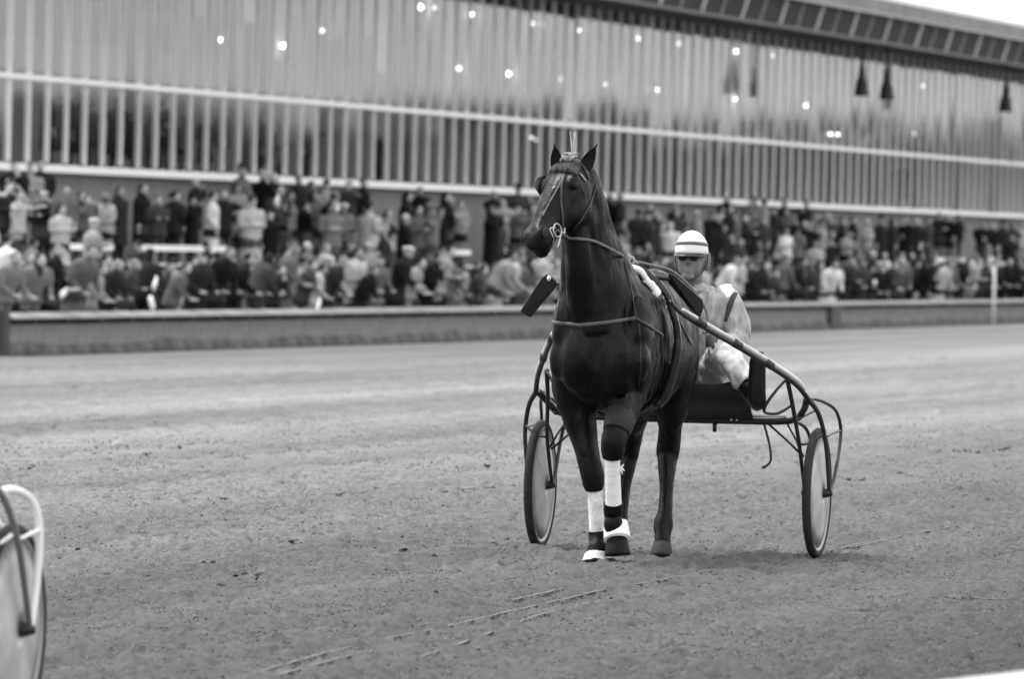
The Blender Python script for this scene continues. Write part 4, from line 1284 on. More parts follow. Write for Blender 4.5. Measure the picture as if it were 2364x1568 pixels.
# ------------------------------------------------------------------ driver
def make_driver():
    root = empty('person', SO, -SUA, 'person driving the sulky in pale racing jacket, white breeches and white helmet', 'person')
    jacket = mat('jacket_pale', .36, .75, .25, .38, 20, .5, 14, stretch=(1.6, 1.6, .35))
    panel = mat('jacket_dark_panel', .05, .75, .2, .3, 12)
    breech = mat('breeches_white', .62, .8, .2, .22, 9, .5, 14)
    boot = mat('boot_shine', .010, .35, .5)
    skin = mat('driver_skin', .17, .6, .3, .35, 22)
    hair = mat('driver_hair', .16, .7, .2, .4, 30)
    yoke = mat('jacket_white_yoke', .78, .7, .25, .1, 10)
    glove = mat('driver_glove', .10, .6)
    D = MB()
    cx = .045
    # torso
    X = Vector((1, 0, 0))
    def sec(l, b, z, w, d, tilt=-.15):
        return (Vector((l, b, z)), X * w, Vector((0, math.cos(tilt), math.sin(tilt))) * d)
    tor = [sec(cx - .01, .15, .90, .17, .15), sec(cx - .01, .14, .98, .185, .15), sec(cx, .13, 1.08, .172, .13), sec(cx, .11, 1.20, .185, .135), sec(cx, .09, 1.31, .205, .135), sec(cx, .08, 1.39, .195, .115), sec(cx, .07, 1.435, .12, .08), sec(cx, .06, 1.47, .07, .065)]
    D.loft(tor[:1] + tor[1:2], tag=1, n=18)
    D.loft(tor[1:], tag=0, n=20, power=2.3)
    for k in (1.05, 1.15, 1.25, 1.33): D.tags.append((Vector((cx, .10, k)), .15, 0)); 
    for s in (-1, 1):
        for k in (1.1, 1.22, 1.33): D.tags.append((Vector((cx + s * .11, .09, k)), .11, 0))
    D.tube([(cx, .06, 1.42), (cx, .04, 1.49), (cx, .03, 1.53)], [.062, .056, .055], n=12, tag=2)
    # head and face
    hx, hy = cx - .005, .0
    D.ell((hx, hy + .02, 1.625), (.078, .098, .115), tag=2, n=18, m=12)
    D.ell((hx, hy - .030, 1.575), (.068, .058, .080), tag=2, n=14, m=10)
    for s in (-1, 1): D.ell((hx + s * .080, hy + .045, 1.60), (.022, .04, .06), tag=3)
    D.ell((hx, hy - .068, 1.512), (.034, .026, .022), tag=2)                     # chin
    D.tube([(hx, hy - .078, 1.635), (hx, hy - .098, 1.60), (hx, hy - .104, 1.582)], [.009, .012, .015], n=8, tag=2)  # nose
    for s in (-1, 1):
        D.ell((hx + s * .030, hy - .072, 1.643), (.022, .012, .010), tag=2)     # brow
        D.ell((hx + s * .040, hy - .055, 1.590), (.024, .022, .022), tag=2)     # cheek
        D.ell((hx + s * .082, hy + .03, 1.600), (.010, .020, .032), tag=2)      # ear
    D.ell((hx, hy - .086, 1.548), (.026, .012, .007), tag=2); D.ell((hx, hy - .084, 1.536), (.022, .012, .007), tag=2)   # lips
    D.ell((hx, hy + .07, 1.60), (.072, .055, .07), tag=3)                       # hair at the nape
    # arms
    for s in (-1, 1):
        sh = (cx + s * .170, .09, 1.375)
        el = (cx + s * .262, .05, 1.175)
        wr = (cx + s * .195, -.22, 1.17)
        D.tube([(cx + s * .12, .08, 1.39), sh, (cx + s * .232, .07, 1.28), el], [.075, .083, .074, .062], n=14, tag=0)
        D.tube([el, (cx + s * .25, -.09, 1.155), wr], [.062, .056, .044], n=14, tag=0, sub=4)
        if s > 0:
            for t in (0, .2, .4, .6, .8, 1):
                D.tags.append((Vector((cx + .205 - .05 * t, -.035 - .02 * t, 1.395 - .16 * t)), .024, 4))
        # hand closed on the rein
        pm = Vector((cx + s * .178, -.275, 1.175))
        D.tube([wr, pm + Vector((0, .02, 0)), pm + Vector((0, -.025, 0))], [.032, .036, .034], n=12, tag=5, ratio=1.1)
        for k in range(4):
            ln = (.034, .040, .038, .030)[k]
            z = .030 - .020 * k
            a = pm + Vector((s * .022, -.045, z))
            D.tube([a, a + Vector((-s * .010, -ln * .75, -.002)), a + Vector((-s * .038, -ln * .85, -.004)), a + Vector((-s * .046, -ln * .25, -.004))], [.0105, .0100, .0095, .0085], n=8, tag=5, sub=3)
        a = pm + Vector((-s * .018, -.005, .032))
        D.tube([a, a + Vector((-s * .022, -.028, .014)), a + Vector((-s * .026, -.060, .004))], [.012, .011, .009], n=8, tag=5, sub=3)
    # legs, knees bent, feet forward against the stirrups
    for s in (-1, 1):
        o = .0
        hipp = (cx + s * .105, .13, .955)
        kn = (cx + s * .245, -.30, 1.115)
        an = (cx + s * .455, -.42, .855)
        D.tube([hipp, (cx + s * .17, -.08, 1.03), kn], [.105, .092, .070], n=14, tag=1)
        D.tube([kn, (cx + s * .34, -.375, 1.01), (cx + s * .415, -.40, .92)], [.070, .066, .055], n=14, tag=1)
        D.tube([(cx + s * .395, -.395, .945), (cx + s * .43, -.41, .89), an], [.060, .055, .046], n=12, tag=6)
        D.tube([(an[0], -.40, .835), (an[0] + s * .006, -.45, .86), (an[0] + s * .012, -.50, .94), (an[0] + s * .020, -.535, 1.06), (an[0] + s * .024, -.55, 1.125)], [.042, .052, .050, .048, .030], n=12, tag=6, ratio=[1, .85, .75, .6, .6], up=(1, 0, 0))
    body = D.fused('body', [jacket, breech, skin, hair, panel, glove, boot, yoke], .0085, 5, root)
    # cloth folds
    from mathutils import noise as mn
    mi = [0] * len(body.data.polygons); body.data.polygons.foreach_get('material_index', mi)
    cloth = set()
    for pl, k in zip(body.data.polygons, mi):
        if k in (0, 1, 4, 7): cloth.update(pl.vertices)
    nrms = {vi: body.data.vertices[vi].normal.copy() for vi in cloth}
    for vi in cloth:
        v = body.data.vertices[vi]
        q = v.co
        a = mn.noise(Vector((q.x * 16 + q.z * 5, q.y * 16, q.z * 9))) + .5 * mn.noise(Vector((q.x * 34, q.y * 34, q.z * 20 + 7)))
        v.co = q + nrms[vi] * (.021 * a + .005)
    # helmet with stripe, short dark peak, strap
    e = MB()
    rg = []
    hc = Vector((hx, hy + .012, 1.655))
    prof = [(0, .0), (.012, .0)]
    n = 32
    for z, k in ((.118, .05), (.113, .28), (.100, .52), (.080, .73), (.052, .89), (.028, .965), (.0, 1.0), (-.018, 1.02), (-.02, .98)):
        rg.append([hc + Vector((.090 * k * math.cos(2 * math.pi * i / n), .115 * k * math.sin(2 * math.pi * i / n), z * .93)) for i in range(n)])
    e.rings(rg); hm = e.build('helmet', mat('helmet_white', .72, .45, .4), root)
    e = MB()
    rg = []
    for i in range(48):
        q = 2 * math.pi * i / 48
        zz = .036 + .010 * max(0, -math.sin(q))
        def hk_(z): return (.97 - .9 * max(0, (z - .024)) ** 1.0 * 2.6) if z > .024 else .985
        rg.append([hc + Vector((.092 * hk_(z) * k * math.cos(q), .1175 * hk_(z) * k * math.sin(q), z * .93)) for z, k in ((zz - .009, .99), (zz - .009, 1.015), (zz + .009, 1.015), (zz + .009, .99))])
    e.rings(rg, closed=True); e.build('stripe', mat('helmet_stripe', .14, .5), hm)
    e = MB()
    rg = []
    for i in range(13):
        q = math.pi * (1.12 + .76 * i / 12)
        a = hc + Vector((.090 * math.cos(q), .114 * math.sin(q), -.012))
        bq = hc + Vector((.097 * math.cos(q), .114 * math.sin(q) - .05 * math.sin(math.pi * i / 12) ** .6, -.030))
        rg.append([a, bq, bq + Vector((0, 0, -.005)), a + Vector((0, 0, -.008))])
    e.rings(rg); e.build('peak', mat('peak_black', .01, .4), hm)
    for s in (-1, 1):
        e = MB(); e.tube([hc + Vector((s * .089, .01, -.01)), (hx + s * .088, hy - .0, 1.59), (hx + s * .064, hy - .035, 1.53), (hx + s * .03, hy - .07, 1.50), (hx, hy - .078, 1.494)], .003, n=6, sub=4); e.build('chin_strap', mat('peak_black', .01), hm)
    # white shoulder yoke and dark sleeve panel sewn onto the jacket
    dbv = BVHTree.FromPolygons([v.co.copy() for v in body.data.vertices], [tuple(q.vertices) for q in body.data.polygons])
    def patch(name, left, right, m, off=.003, nu=8, nv=14):
        A, _, _ = spline([Vector((x, y, 0)) for x, y in left], .1, 8); B, _, _ = spline([Vector((x, y, 0)) for x, y in right], .1, 8)
        G = []
        for i in range(nv):
            a = A[int(i * (len(A) - 1) / (nv - 1))]; b = B[int(i * (len(B) - 1) / (nv - 1))]
            row = []
            for k in range(nu):
                q = a.lerp(b, k / (nu - 1))
                o = CAM - SO; d = ray(q.x, q.y).normalized()
                o = Vector((o.dot(SL), o.dot(SB), o.z)); d = Vector((d.dot(SL), d.dot(SB), d.z))
                l, nn, _, _ = dbv.ray_cast(o, d)
                if l is None:
                    l, nn, _, _ = dbv.find_nearest(o + d * ((SO - CAM).length + .05))
                row.append(l + nn * off)
            G.append(row)
        e = MB(); e.add([q for r in G for q in r], [(i * nu + k, i * nu + k + 1, (i + 1) * nu + k + 1, (i + 1) * nu + k) for i in range(nv - 1) for k in range(nu - 1)])
        ob = e.build(name, m, root)
        so = ob.modifiers.new('t', 'SOLIDIFY'); so.thickness = .003; so.offset = 1
    patch('shoulder_yoke', [(1652, 654), (1660, 664), (1672, 682), (1680, 690)], [(1655, 640), (1672, 648), (1690, 660), (1700, 668)], yoke)
    patch('sleeve_panel', [(1692, 676), (1680, 700), (1671, 742)], [(1703, 676), (1693, 702), (1678, 743)], panel)
    # goggles pushed down over the eyes
    for s in (-1, 1):
        e = MB(); e.ell((hx + s * .032, hy - .082, 1.617), (.028, .013, .019), n=14, m=8); e.build('goggle_lens', mat('goggle_dark', .03, .3, .3), root)
    # collar
    e = MB(); e.tube([(cx - .075, .06, 1.455), (cx - .055, -.01, 1.445), (cx, -.035, 1.435), (cx + .055, -.01, 1.445), (cx + .075, .06, 1.455), (cx, .12, 1.47)], .018, n=8, sub=4, closed=True); e.build('collar', mat('jacket_collar', .34, .7, .25, .3, 20), root)
    return root, cx
DRIVER, DCX = make_driver()

# whip-thin driving reins from bit to hands, top-level: held by the driver, clipped to the bit
def make_reins():
    m = mat('rein_leather', .11, .5, .35, .2, 20)
    def s2w(p): return SO + SL * p[0] + SB * p[1] + Vector((0, 0, p[2]))
    for s in (1, -1):
        hand = s2w(Vector((DCX + s * .165, -.30, 1.17)))
        if s > 0:
            pts = [h2w(hd(.80, .078, -.035)), h2w(surf(1318, 546, .03)[0]), h2w(surf(1335, 550, .026)[0]), h2w(surf(1360, 556, .02)[0]), h2w(surf(1388, 566, .014)[0]), h2w(surf(1412, 580, .016)[0]), h2w(surf(1430, 592, .018)[0]), h2w(hp(1449, 600, .22)), h2w(hp(1500, 612, .55)), h2w(hp(1560, 632, 1.0)), h2w(hp(1625, 705, 1.45)), hand]
            lab = 'left driving rein running along the neck from bit to driver'
        else:
            pts = [h2w(hd(.80, -.078, -.035)), h2w(near((-.17, -.25, 1.70), .012)[0]), h2w(near((-.22, -.08, 1.62), .012)[0]), h2w(Vector((-.09, .24, 1.66))), h2w(Vector((-.10, .8, 1.60))), h2w(Vector((-.12, 1.2, 1.58))), hand]
            lab = 'right driving rein on the far side of the horse'
        o = h2w(Vector((0, 0, 0)))
        e = MB(); e.tube([p - o for p in pts], .0085, n=6, sub=5, ratio=.5)
        r = e.build('driving_rein', m, None, True, o)
        tag(r, lab, 'rein', 'driving reins')
make_reins()
# ------------------------------------------------------------------ spectators
def person_mesh(name, pose='down', hat=None, hair='short', coat='long', lean=0.0, head_yaw=0.0, build=1.0, voxel=.021):
    """one continuous figure facing -y, feet at z=0; slots: 0 coat, 1 trousers, 2 skin, 3 hair or hat, 4 shoes"""
    D = MB()
    X = Vector((1, 0, 0))
    hips = Vector((0, .0, .92))
    def bend(p):                      # lean the upper body forward about the hips
        p = Vector(p) - hips
        c, s = math.cos(lean), math.sin(lean)
        return hips + Vector((p.x, p.y * c - p.z * s, p.z * c + p.y * s)) if p.z > 0 else hips + p
    W_ = build * 1.2
    # legs
    for s in (-1, 1):
        D.tube([(s * .09, .0, .90), (s * .10, -.01, .50), (s * .105, .02, .09)], [.10 * W_, .066, .048], n=10, tag=1)
        D.tube([(s * .105, .05, .045), (s * .11, -.04, .05), (s * .118, -.16, .035)], [.045, .048, .032], n=8, tag=4)
    # trunk and coat
    Yv = Vector((0, 1, 0))
    hem = {'long': .48, 'hip': .78, 'waist': .92}[coat]
    prof = [(hem, .20, .165), (hem + .12, .19, .155)] + [(z, w, d) for z, w, d in ((.95, .18, .15), (1.08, .175, .145), (1.22, .185, .15), (1.36, .20, .145), (1.44, .17, .115), (1.50, .08, .075)) if z > hem + .13]
    D.loft([(bend((0, .0, z)), X * w * W_, (bend((0, 1, z)) - bend((0, 0, z))) * d * W_) for z, w, d in prof], n=16, power=2.3)
    for z, w, d in prof:
        for sx in (-.5, 0, .5): D.tags.append((bend((sx * w, 0, z)), d * .85, 0))
    # neck and head
    D.tube([bend((0, .01, 1.46)), bend((0, -.01, 1.56))], [.058, .052], n=10, sub=1, tag=2)
    hc = bend((0, -.025, 1.635))
    R = Matrix.Rotation(head_yaw, 3, 'Z')
    def h(p): return hc + R @ Vector(p)
    D.ell(h((0, 0, .0)), (.076, .095, .112), rot=R, tag=2)
    D.ell(h((0, -.05, -.05)), (.05, .045, .06), rot=R, tag=2)
    D.tube([h((0, -.085, .015)), h((0, -.115, -.022))], [.010, .016], n=6, sub=1, tag=2)
    for s in (-1, 1): D.ell(h((s * .08, .01, -.01)), (.012, .02, .03), rot=R, tag=2)
    if hair == 'long':
        D.ell(h((0, .035, .035)), (.092, .095, .10), rot=R, tag=3)
        D.tube([h((0, .06, .02)), h((0, .075, -.12)), h((0, .06, -.22))], [.085, .085, .05], n=10, tag=3)
    elif hair == 'scarf':
        D.ell(h((0, .02, .03)), (.098, .105, .115), rot=R, tag=3); D.ell(h((0, .03, -.10)), (.075, .07, .06), rot=R, tag=3)
    elif hair == 'short':
        D.ell(h((0, .03, .042)), (.086, .088, .088), rot=R, tag=3)
    if hat == 'cap':
        D.ell(h((0, .005, .085)), (.105, .12, .045), rot=R, tag=3); D.ell(h((0, -.11, .07)), (.065, .05, .016), rot=R, tag=3)
    elif hat == 'brim':
        D.ell(h((0, .0, .075)), (.145, .165, .018), rot=R, tag=3); D.ell(h((0, .01, .125)), (.092, .10, .065), rot=R, tag=3)
    elif hat == 'knit':
        D.ell(h((0, .01, .07)), (.095, .105, .085), rot=R, tag=3)
    # arms: elbow, wrist, hand direction
    def hand(wr, dr, s):
        wr, dr = Vector(wr), Vector(dr).normalized()
        D.tube([wr, wr + dr * .05, wr + dr * .09], [.030, .038, .034], n=8, tag=2, sub=2)
        sd = dr.orthogonal().normalized()
        for k in range(4):
            a = wr + dr * .085 + sd * (.027 - .018 * k)
            D.tube([a, a + dr * .05, a + dr * .085 + Vector((0, 0, -.012))], [.012, .011, .009], n=5, tag=2, sub=1)
        D.tube([wr + dr * .03 + sd * .03, wr + dr * .075 + sd * .06], [.013, .010], n=5, tag=2, sub=1)
    P = {'down': [((.255, .03, 1.17), (.26, -.03, .94), (0, -.15, -1))] * 2,
         'pockets': [((.29, .07, 1.15), (.20, -.08, .98), (-.3, -.4, -1))] * 2,
         'paper': [((.26, .03, 1.16), (.12, -.28, 1.20), (-.3, -1, .15))] * 2,
         'binoc': [((.30, -.10, 1.28), (.11, -.20, 1.53), (-.5, -.4, .6))] * 2,
         'crossed': [((.28, -.02, 1.14), (.02, -.19, 1.16), (-1, -.1, .1))] * 2,
         'rail': [((.28, -.10, 1.16), (.20, -.36, 1.08), (-.25, -1, -.1))] * 2,
         'point': [((.27, .03, 1.17), (.26, -.05, .95), (0, -.2, -1)), ((.30, -.20, 1.33), (.26, -.46, 1.40), (0, -1, .15))],
         'chin': [((.25, -.06, 1.14), (.02, -.19, 1.14), (-1, -.1, 0)), ((.20, -.16, 1.16), (.06, -.17, 1.44), (-.3, .1, 1))]}[pose]
    for k, s in ((0, -1), (1, 1)):
        el, wr, dr = P[k]
        sh = bend((s * .185 * W_, .0, 1.39))
        el = bend((s * el[0], el[1], el[2])); wr = bend((s * wr[0], wr[1], wr[2]))
        D.tube([bend((s * .12, 0, 1.39)), sh, (sh + el) / 2 + Vector((s * .012, 0, 0)), el], [.07, .074 * W_, .064 * W_, .056], n=10, tag=0, sub=3)
        D.tube([el, (el + wr) / 2, wr], [.056, .050, .040], n=10, tag=0, sub=3)
        hand(wr, (s * dr[0], dr[1], dr[2]), s)
    o = D.fused(name, [mat('slot_coat', .1), mat('slot_trousers', .04), mat('slot_skin', .3), mat('slot_hair', .03), mat('slot_shoe', .02)], voxel, 3)
    me = o.data
    bpy.data.objects.remove(o)
    return me

PROTO = {}
def proto(**k):
    key = tuple(sorted(k.items()))
    if key not in PROTO: PROTO[key] = person_mesh('person_figure', **k)
    return PROTO[key]
KIND = [dict(pose='pockets', hair='short', coat='long'), dict(pose='paper', hair='short', coat='hip'), dict(pose='binoc', hair='none', hat='cap', coat='long'),
        dict(pose='down', hair='long', coat='long'), dict(pose='crossed', hair='short', coat='hip', head_yaw=.5), dict(pose='down', hair='none', hat='brim', coat='long', build=1.08),
        dict(pose='pockets', hair='short', coat='hip', head_yaw=-.6), dict(pose='paper', hair='long', coat='long', head_yaw=.3), dict(pose='chin', hair='short', coat='long', build=1.1),
        dict(pose='pockets', hair='none', hat='knit', coat='hip'), dict(pose='binoc', hair='short', coat='long', head_yaw=-.2), dict(pose='crossed', hair='scarf', coat='long'),
        dict(pose='point', hair='short', coat='hip', head_yaw=-.4), dict(pose='paper', hair='none', hat='cap', coat='long', build=1.1)]
RAILK = [dict(pose='rail', hair='short', coat='hip', lean=.40), dict(pose='rail', hair='none', hat='cap', coat='long', lean=.28), dict(pose='rail', hair='long', coat='hip', lean=.5, head_yaw=.3),
         dict(pose='rail', hair='short', coat='long', lean=.55, head_yaw=-.4), dict(pose='paper', hair='short', coat='hip', lean=.30), dict(pose='chin', hair='short', coat='hip', lean=.35), dict(pose='crossed', hair='long', coat='hip', lean=.2)]
TONES = {'black': .007, 'dark': .018, 'charcoal': .042, 'grey': .105, 'mid grey': .16, 'pale grey': .27, 'light': .40, 'white': .66}
def coatm(t): return mat('coat_' + t.replace(' ', '_'), TONES[t], .85, .15, .25, 7, .35, 18)
SKINS = [.30, .38, .26, .42]
HAIRS = [.006, .010, .02, .05, .008, .010, .22]
PANTS = [.010, .02, .035, .06, .012]
PEOPLE = []        # (row, pixel x, object, description)
prnd = random.Random(21)
def put(row, x, yhead, v, base, tone, kind, yaw, hatg=None):
    """stand one spectator at pixel column x on the level 'base'; yhead = pixel of the top of the head (sets height within reason)"""
    u, _ = uv_hit(x, 600, v)
    ztop = uv_hit(x, yhead, v)[1] if yhead is not None else base + 1.72
    me = proto(**kind)
    hgt = max(v_.co.z for v_ in me.vertices) if 'hgt' not in me else me['hgt']
    me['hgt'] = hgt
    sc = (ztop - base) / hgt
    sc = max(.90, min(1.12, sc)) * prnd.uniform(.98, 1.05)
    o = bpy.data.objects.new('person', me)
    COL.objects.link(o)
    o.location = W(u, v, base)
    # facing the track: local -y must point along -VD
    o.rotation_euler = (0, 0, UANG + yaw)
    if row == 'front': sc *= 1.05
    o.scale = (sc, sc, sc)
    hair = hatg if hatg is not None else prnd.choice(HAIRS)
    ms = [coatm(tone), mat('trousers_%g' % (p := prnd.choice(PANTS)), p, .85, .15), mat('skin_%g' % (s := prnd.choice(SKINS)), s, .6, .3, .1, 20), mat('hair_%g' % hair, hair, .7, .2, .3, 25), mat('shoe', .012, .5)]
    for i, m in enumerate(ms):
        o.material_slots[i].link = 'OBJECT'
        o.material_slots[i].material = m
    PEOPLE.append((row, x, o, tone, kind, hair))
    return o

V1 = VF + .50
# --- front row along the fence, read off the photograph: pixel x, head-top y, coat tone
front = [(8, 588, 'mid grey', 0), (72, 590, 'mid grey', 2), (108, 566, 'black', 8), (172, 576, 'grey', 3), (205, 618, 'pale grey', 7), (247, 604, 'dark', 0), (288, 612, 'charcoal', 4), (335, 590, 'dark', 6), (372, 640, 'charcoal', 5),
         (398, 640, 'grey', 0), (452, 592, 'dark', 1), (493, 586, 'black', 3), (540, 594, 'black', 0), (588, 600, 'charcoal', 2), (630, 618, 'dark', 5), (652, 568, 'grey', 1), (700, 612, 'charcoal', 4), (716, 640, 'light', 0), (755, 600, 'dark', 2), (812, 580, 'light', 6), (832, 636, 'black', 3),
         (862, 600, 'grey', 1), (916, 580, 'black', 1), (942, 600, 'pale grey', 0), (985, 592, 'black', 5), (1012, 575, 'pale grey', 4), (1032, 610, 'grey', 2), (1090, 618, 'charcoal', 0), (1140, 590, 'pale grey', 3), (1168, 594, 'light', 0), (1200, 600, 'grey', 2), (1238, 585, 'light', 4), (1262, 600, 'pale grey', 0),
         (1500, 600, 'grey', 0), (1540, 590, 'charcoal', 4), (1665, 606, 'white', 3), (1700, 600, 'light', 6), (1740, 610, 'dark', 2), (1770, 640, 'charcoal', 3), (1800, 600, 'grey', 1), (1828, 606, 'dark', 0), (1862, 612, 'charcoal', 2), (1912, 612, 'white', 3), (1948, 600, 'dark', 4), (1980, 604, 'charcoal', 1),
         (2010, 618, 'black', 3), (2040, 606, 'dark', 0), (2072, 600, 'grey', 2), (2100, 612, 'dark', 4), (2132, 604, 'black', 0), (2165, 606, 'light', 3), (2186, 600, 'grey', 1), (2212, 606, 'black', 0), (2240, 600, 'pale grey', 4), (2262, 604, 'charcoal', 2), (2285, 600, 'dark', 1), (2310, 606, 'black', 0), (2335, 600, 'black', 4), (2358, 604, 'dark', 2)]
for x, y, t, k in front:
    vv = V1 + prnd.uniform(0, .35) + (0.0 if RAILK[k % 7]['pose'] == 'rail' else .12)
    put('front', x, y, vv, ZA, t, RAILK[k % 7], prnd.gauss(-.15, .5), hatg=(.55 if prnd.random() < .08 else None))
# --- second row just behind them, in the gaps
xs = 30
tl = ['black', 'grey', 'charcoal', 'dark', 'mid grey', 'dark', 'charcoal', 'light', 'black', 'grey', 'dark', 'mid grey', 'black', 'pale grey']
k = 0
while xs < 2364:
    sc = 125.0 * (VF / (VF + 1.6)) * (1 - .4 * xs / 2364)
    if not (1290 < xs < 1480):
        put('middle', xs, None, VF + 1.35 + prnd.uniform(-.2, .5), ZA, tl[k % len(tl)], KIND[(k * 5 + 2) % len(KIND)], prnd.gauss(-.45, .6), hatg=(.6 if prnd.random() < .09 else None))
    k += 1
    xs += prnd.uniform(38, 66) * (1 - .42 * xs / 2364)
# --- standing row on the terrace in front of the wall
back = [(28, 380, 'black', 8), (66, 382, 'pale grey', 1), (88, 376, 'dark', 0), (100, 446, 'black', 13), (150, 426, 'grey', 6), (186, 440, 'dark', 3), (238, 450, 'light', 4), (272, 438, 'dark', 3), (325, 430, 'black', 3), (362, 452, 'charcoal', 1), (394, 442, 'black', 0), (440, 458, 'black', 10), (486, 448, 'white', 0), (512, 444, 'dark', 12),
        (552, 384, 'grey', 5), (600, 400, 'black', 2), (628, 404, 'black', 7), (664, 440, 'mid grey', 3), (684, 404, 'dark', 0), (714, 416, 'charcoal', 8), (748, 420, 'pale grey', 9), (768, 440, 'dark', 1), (800, 424, 'charcoal', 12), (834, 410, 'black', 0), (858, 464, 'grey', 2), (892, 490, 'light', 6), (936, 448, 'dark', 3), (966, 436, 'black', 0), (988, 462, 'charcoal', 5), (1036, 458, 'grey', 3), (1058, 470, 'pale grey', 8),
        (1136, 440, 'black', 10), (1160, 460, 'light', 1), (1192, 420, 'charcoal', 5), (1226, 470, 'grey', 3), (1405, 452, 'black', 3), (1428, 450, 'dark', 0), (1470, 480, 'charcoal', 4), (1508, 486, 'dark', 3), (1530, 500, 'light', 1), (1560, 482, 'charcoal', 6), (1606, 490, 'pale grey', 0), (1640, 490, 'dark', 2), (1672, 448, 'black', 8), (1690, 500, 'grey', 3), (1734, 452, 'black', 3),
        (1760, 500, 'charcoal', 0), (1782, 480, 'dark', 5), (1806, 460, 'dark', 12), (1832, 500, 'black', 3), (1858, 466, 'dark', 0), (1884, 500, 'mid grey', 2), (1910, 496, 'charcoal', 8), (1940, 504, 'dark', 1), (1966, 500, 'black', 0), (2000, 510, 'pale grey', 4), (2030, 500, 'dark', 5), (2058, 506, 'charcoal', 3), (2090, 502, 'black', 8), (2115, 506, 'dark', 0), (2140, 500, 'charcoal', 12), (2165, 494, 'dark', 2), (2190, 500, 'black', 3), (2212, 498, 'dark', 1), (2268, 512, 'black', 8), (2290, 514, 'black', 0), (2312, 510, 'dark', 5), (2336, 512, 'charcoal', 3), (2356, 516, 'light', 0)]
for x, y, t, k in back:
    v = VF + 5.75 + prnd.uniform(0, .9)
    base = floor_z(v)
    z = uv_hit(x, y, v)[1]
    if z - base > 1.98:                    # tall in the picture: on the top step against the wall
        v = VF + 7.5 + prnd.uniform(0, .5); base = floor_z(v); z = uv_hit(x, y, v)[1]
    if z - base < 1.55:                    # shorter in the picture: one or two steps down
        for vs, h in reversed(STEPS[:-1]):
            if z - (ZA + h) < 1.95:
                v, base = vs + .35 + prnd.uniform(0, .3), ZA + h
                z = uv_hit(x, y, v)[1]
                if z - base > 1.5: break
    put('terrace', x, y, v, base, t, KIND[k % len(KIND)], prnd.gauss(-.55, .65), hatg=(.5 if prnd.random() < .1 else None))
# --- thick knots of people in the photograph's densest places
for x0, x1, y0, y1, cnt in ((575, 860, 395, 470, 13), (1640, 1900, 448, 520, 11), (960, 1080, 440, 500, 5), (1120, 1230, 425, 490, 5), (0, 110, 375, 460, 3), (120, 560, 425, 470, 5), (1480, 1580, 470, 520, 4)):
    for q in range(cnt):
        st = prnd.choice((2, 3, 3, 4))
        vs, h = STEPS[st]
        put('terrace', prnd.uniform(x0, x1), prnd.uniform(y0, y1), vs + prnd.uniform(.25, .75), ZA + h, prnd.choice(tl), KIND[prnd.randrange(len(KIND))], prnd.gauss(-.5, .7), hatg=(.6 if prnd.random() < .09 else None))
# --- people on the lower steps between the two
xs = 14
k = 0
while xs < 2364:
    if not (1300 < xs < 1390) and not (prnd.random() < .65 and (150 < xs < 305 or 350 < xs < 575 or 1030 < xs < 1125 or 2170 < xs < 2270)):
        st = prnd.choice((0, 0, 1, 2))
        vs, h = STEPS[st]
        put('steps', xs, None, vs + .35 + prnd.uniform(0, .4), ZA + h - prnd.uniform(0, .0), tl[(k * 3 + 1) % len(tl)] if k % 7 else 'white', KIND[(k * 3 + 1) % len(KIND)], prnd.gauss(-.45, .65), hatg=(.6 if prnd.random() < .09 else None))
    k += 1
    xs += prnd.uniform(34, 66) * (1 - .42 * xs / 2364)
# --- people inside the stand, behind the lower panes
for x, y, t, k in [(105, 212, 'black', 0), (150, 190, 'black', 5), (182, 226, 'dark', 3), (210, 240, 'charcoal', 1), (262, 222, 'black', 8), (300, 262, 'dark', 2), (345, 260, 'grey', 7), (372, 232, 'black', 4), (420, 300, 'mid grey', 3), (468, 268, 'dark', 0), (505, 240, 'dark', 6), (596, 262, 'charcoal', 3), (640, 290, 'pale grey', 1), (700, 280, 'dark', 12), (870, 300, 'black', 0), (2075, 362, 'black', 5)]:
    v = VB + 1.2 + prnd.uniform(0, .8)
    put('glass', x, y, v, ZS - .12, t, KIND[k % len(KIND)], prnd.gauss(0, .5))

# labels that single each spectator out
ORD = ['', 'first', 'second', 'third', 'fourth', 'fifth', 'sixth', 'seventh', 'eighth', 'ninth', 'tenth', 'eleventh', 'twelfth', 'thirteenth', 'fourteenth', 'fifteenth', 'sixteenth', 'seventeenth', 'eighteenth', 'nineteenth']
TENS = {20: 'twent', 30: 'thirt', 40: 'fort', 50: 'fift', 60: 'sixt', 70: 'sevent', 80: 'eight', 90: 'ninet'}
def ordinal(n):
    if n < 20: return ORD[n]
    t = TENS[n // 10 * 10]
    return t + 'ieth' if n % 10 == 0 else t + 'y-' + ORD[n % 10]
WHERE = {'front': 'at the fence', 'middle': 'standing behind the fence row', 'steps': 'on the lower steps', 'terrace': 'standing on the upper terrace', 'glass': 'behind the stand windows'}
GRP = {'front': 'spectators along the fence', 'middle': 'spectators behind the fence row', 'steps': 'spectators on the lower steps', 'terrace': 'spectators on the terrace', 'glass': 'spectators inside the stand'}
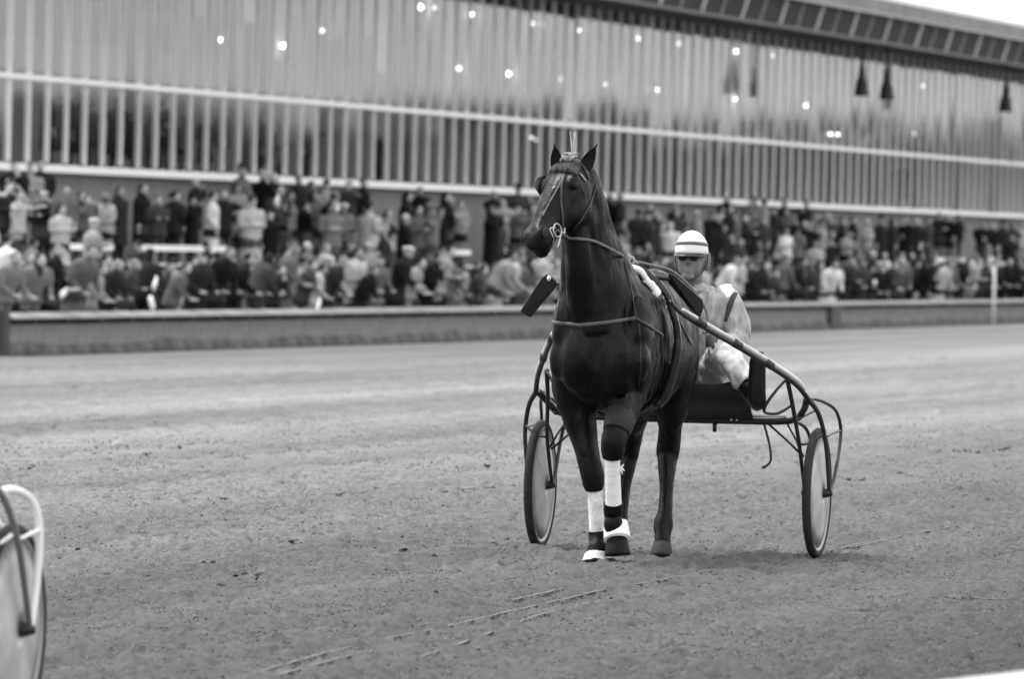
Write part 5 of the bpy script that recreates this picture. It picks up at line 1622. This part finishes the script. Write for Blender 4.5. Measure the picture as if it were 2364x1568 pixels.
for row in WHERE:
    lst = sorted([p for p in PEOPLE if p[0] == row], key=lambda p: p[1])
    n = len(lst)
    for i, (r, x, o, tone, kind, hair) in enumerate(lst):
        garment = 'jacket' if kind['coat'] != 'long' else 'coat'
        hd_ = {'cap': ' and cap', 'brim': ' and hat', 'knit': ' and cap'}.get(kind.get('hat'), '')
        side = '%s from left' % ordinal(i + 1) if i < (n + 1) // 2 else '%s from right' % ordinal(n - i)
        tag(o, 'person in %s %s%s %s, %s' % (tone, garment, hd_, WHERE[row], side), 'person', GRP[row])

# --- race programmes and other white things in their hands or on the fence
def papers():
    m = mat('paper_white', .85, .8, .2)
    for k, (x, y, rot, w, lab) in enumerate([(147, 677, .35, .42, 'white programme held out over the fence near the left edge'), (358, 655, .75, .34, 'white rolled programme held by the person in charcoal near left'), (735, 705, .7, .42, 'pale programme hanging over the fence cap left of centre'), (2020, 652, .1, .36, 'white programme in the crowd right of the driver'),
                                   (640, 462, .8, .3, 'white paper held up by the terrace crowd left of centre'), (780, 480, .8, .3, 'pale paper held up on the terrace left of the horse'), (2235, 650, 1.4, .4, 'pale folded newspaper near the white pole'), (350, 700, -.3, .45, 'white bundle lying on the fence cap at left')]):
        v = VF + (.06 if k in (0, 2, 7) else .28)
        if k in (4, 5): v = VF + 5.2
        u, z = uv_hit(x, y, v)
        e = MB()
        cr, sr = math.cos(rot), math.sin(rot)
        rg = []
        th = .11 if k == 7 else .06
        for i in range(7):
            t = i / 6 - .5
            q = Vector((t * w * cr, 0, t * w * sr + (.02 * math.sin(i))))
            nn = Vector((-sr, 0, cr)) * (th * (1 if k != 7 else 1.2 * math.sin(math.pi * (i + .6) / 7.2)))
            rg.append([q + nn + Vector((0, .02, 0)), q + nn - Vector((0, .01, 0)), q - nn - Vector((0, .02, 0)), q - nn + Vector((0, .01, 0))])
        e.rings(rg)
        o = e.build('bundle' if k == 7 else 'programme', m, None, True, W(u, v, z))
        o.rotation_euler = (0, 0, UANG)
        tag(o, lab, 'bundle' if k == 7 else 'programme', 'papers in the crowd')
papers()
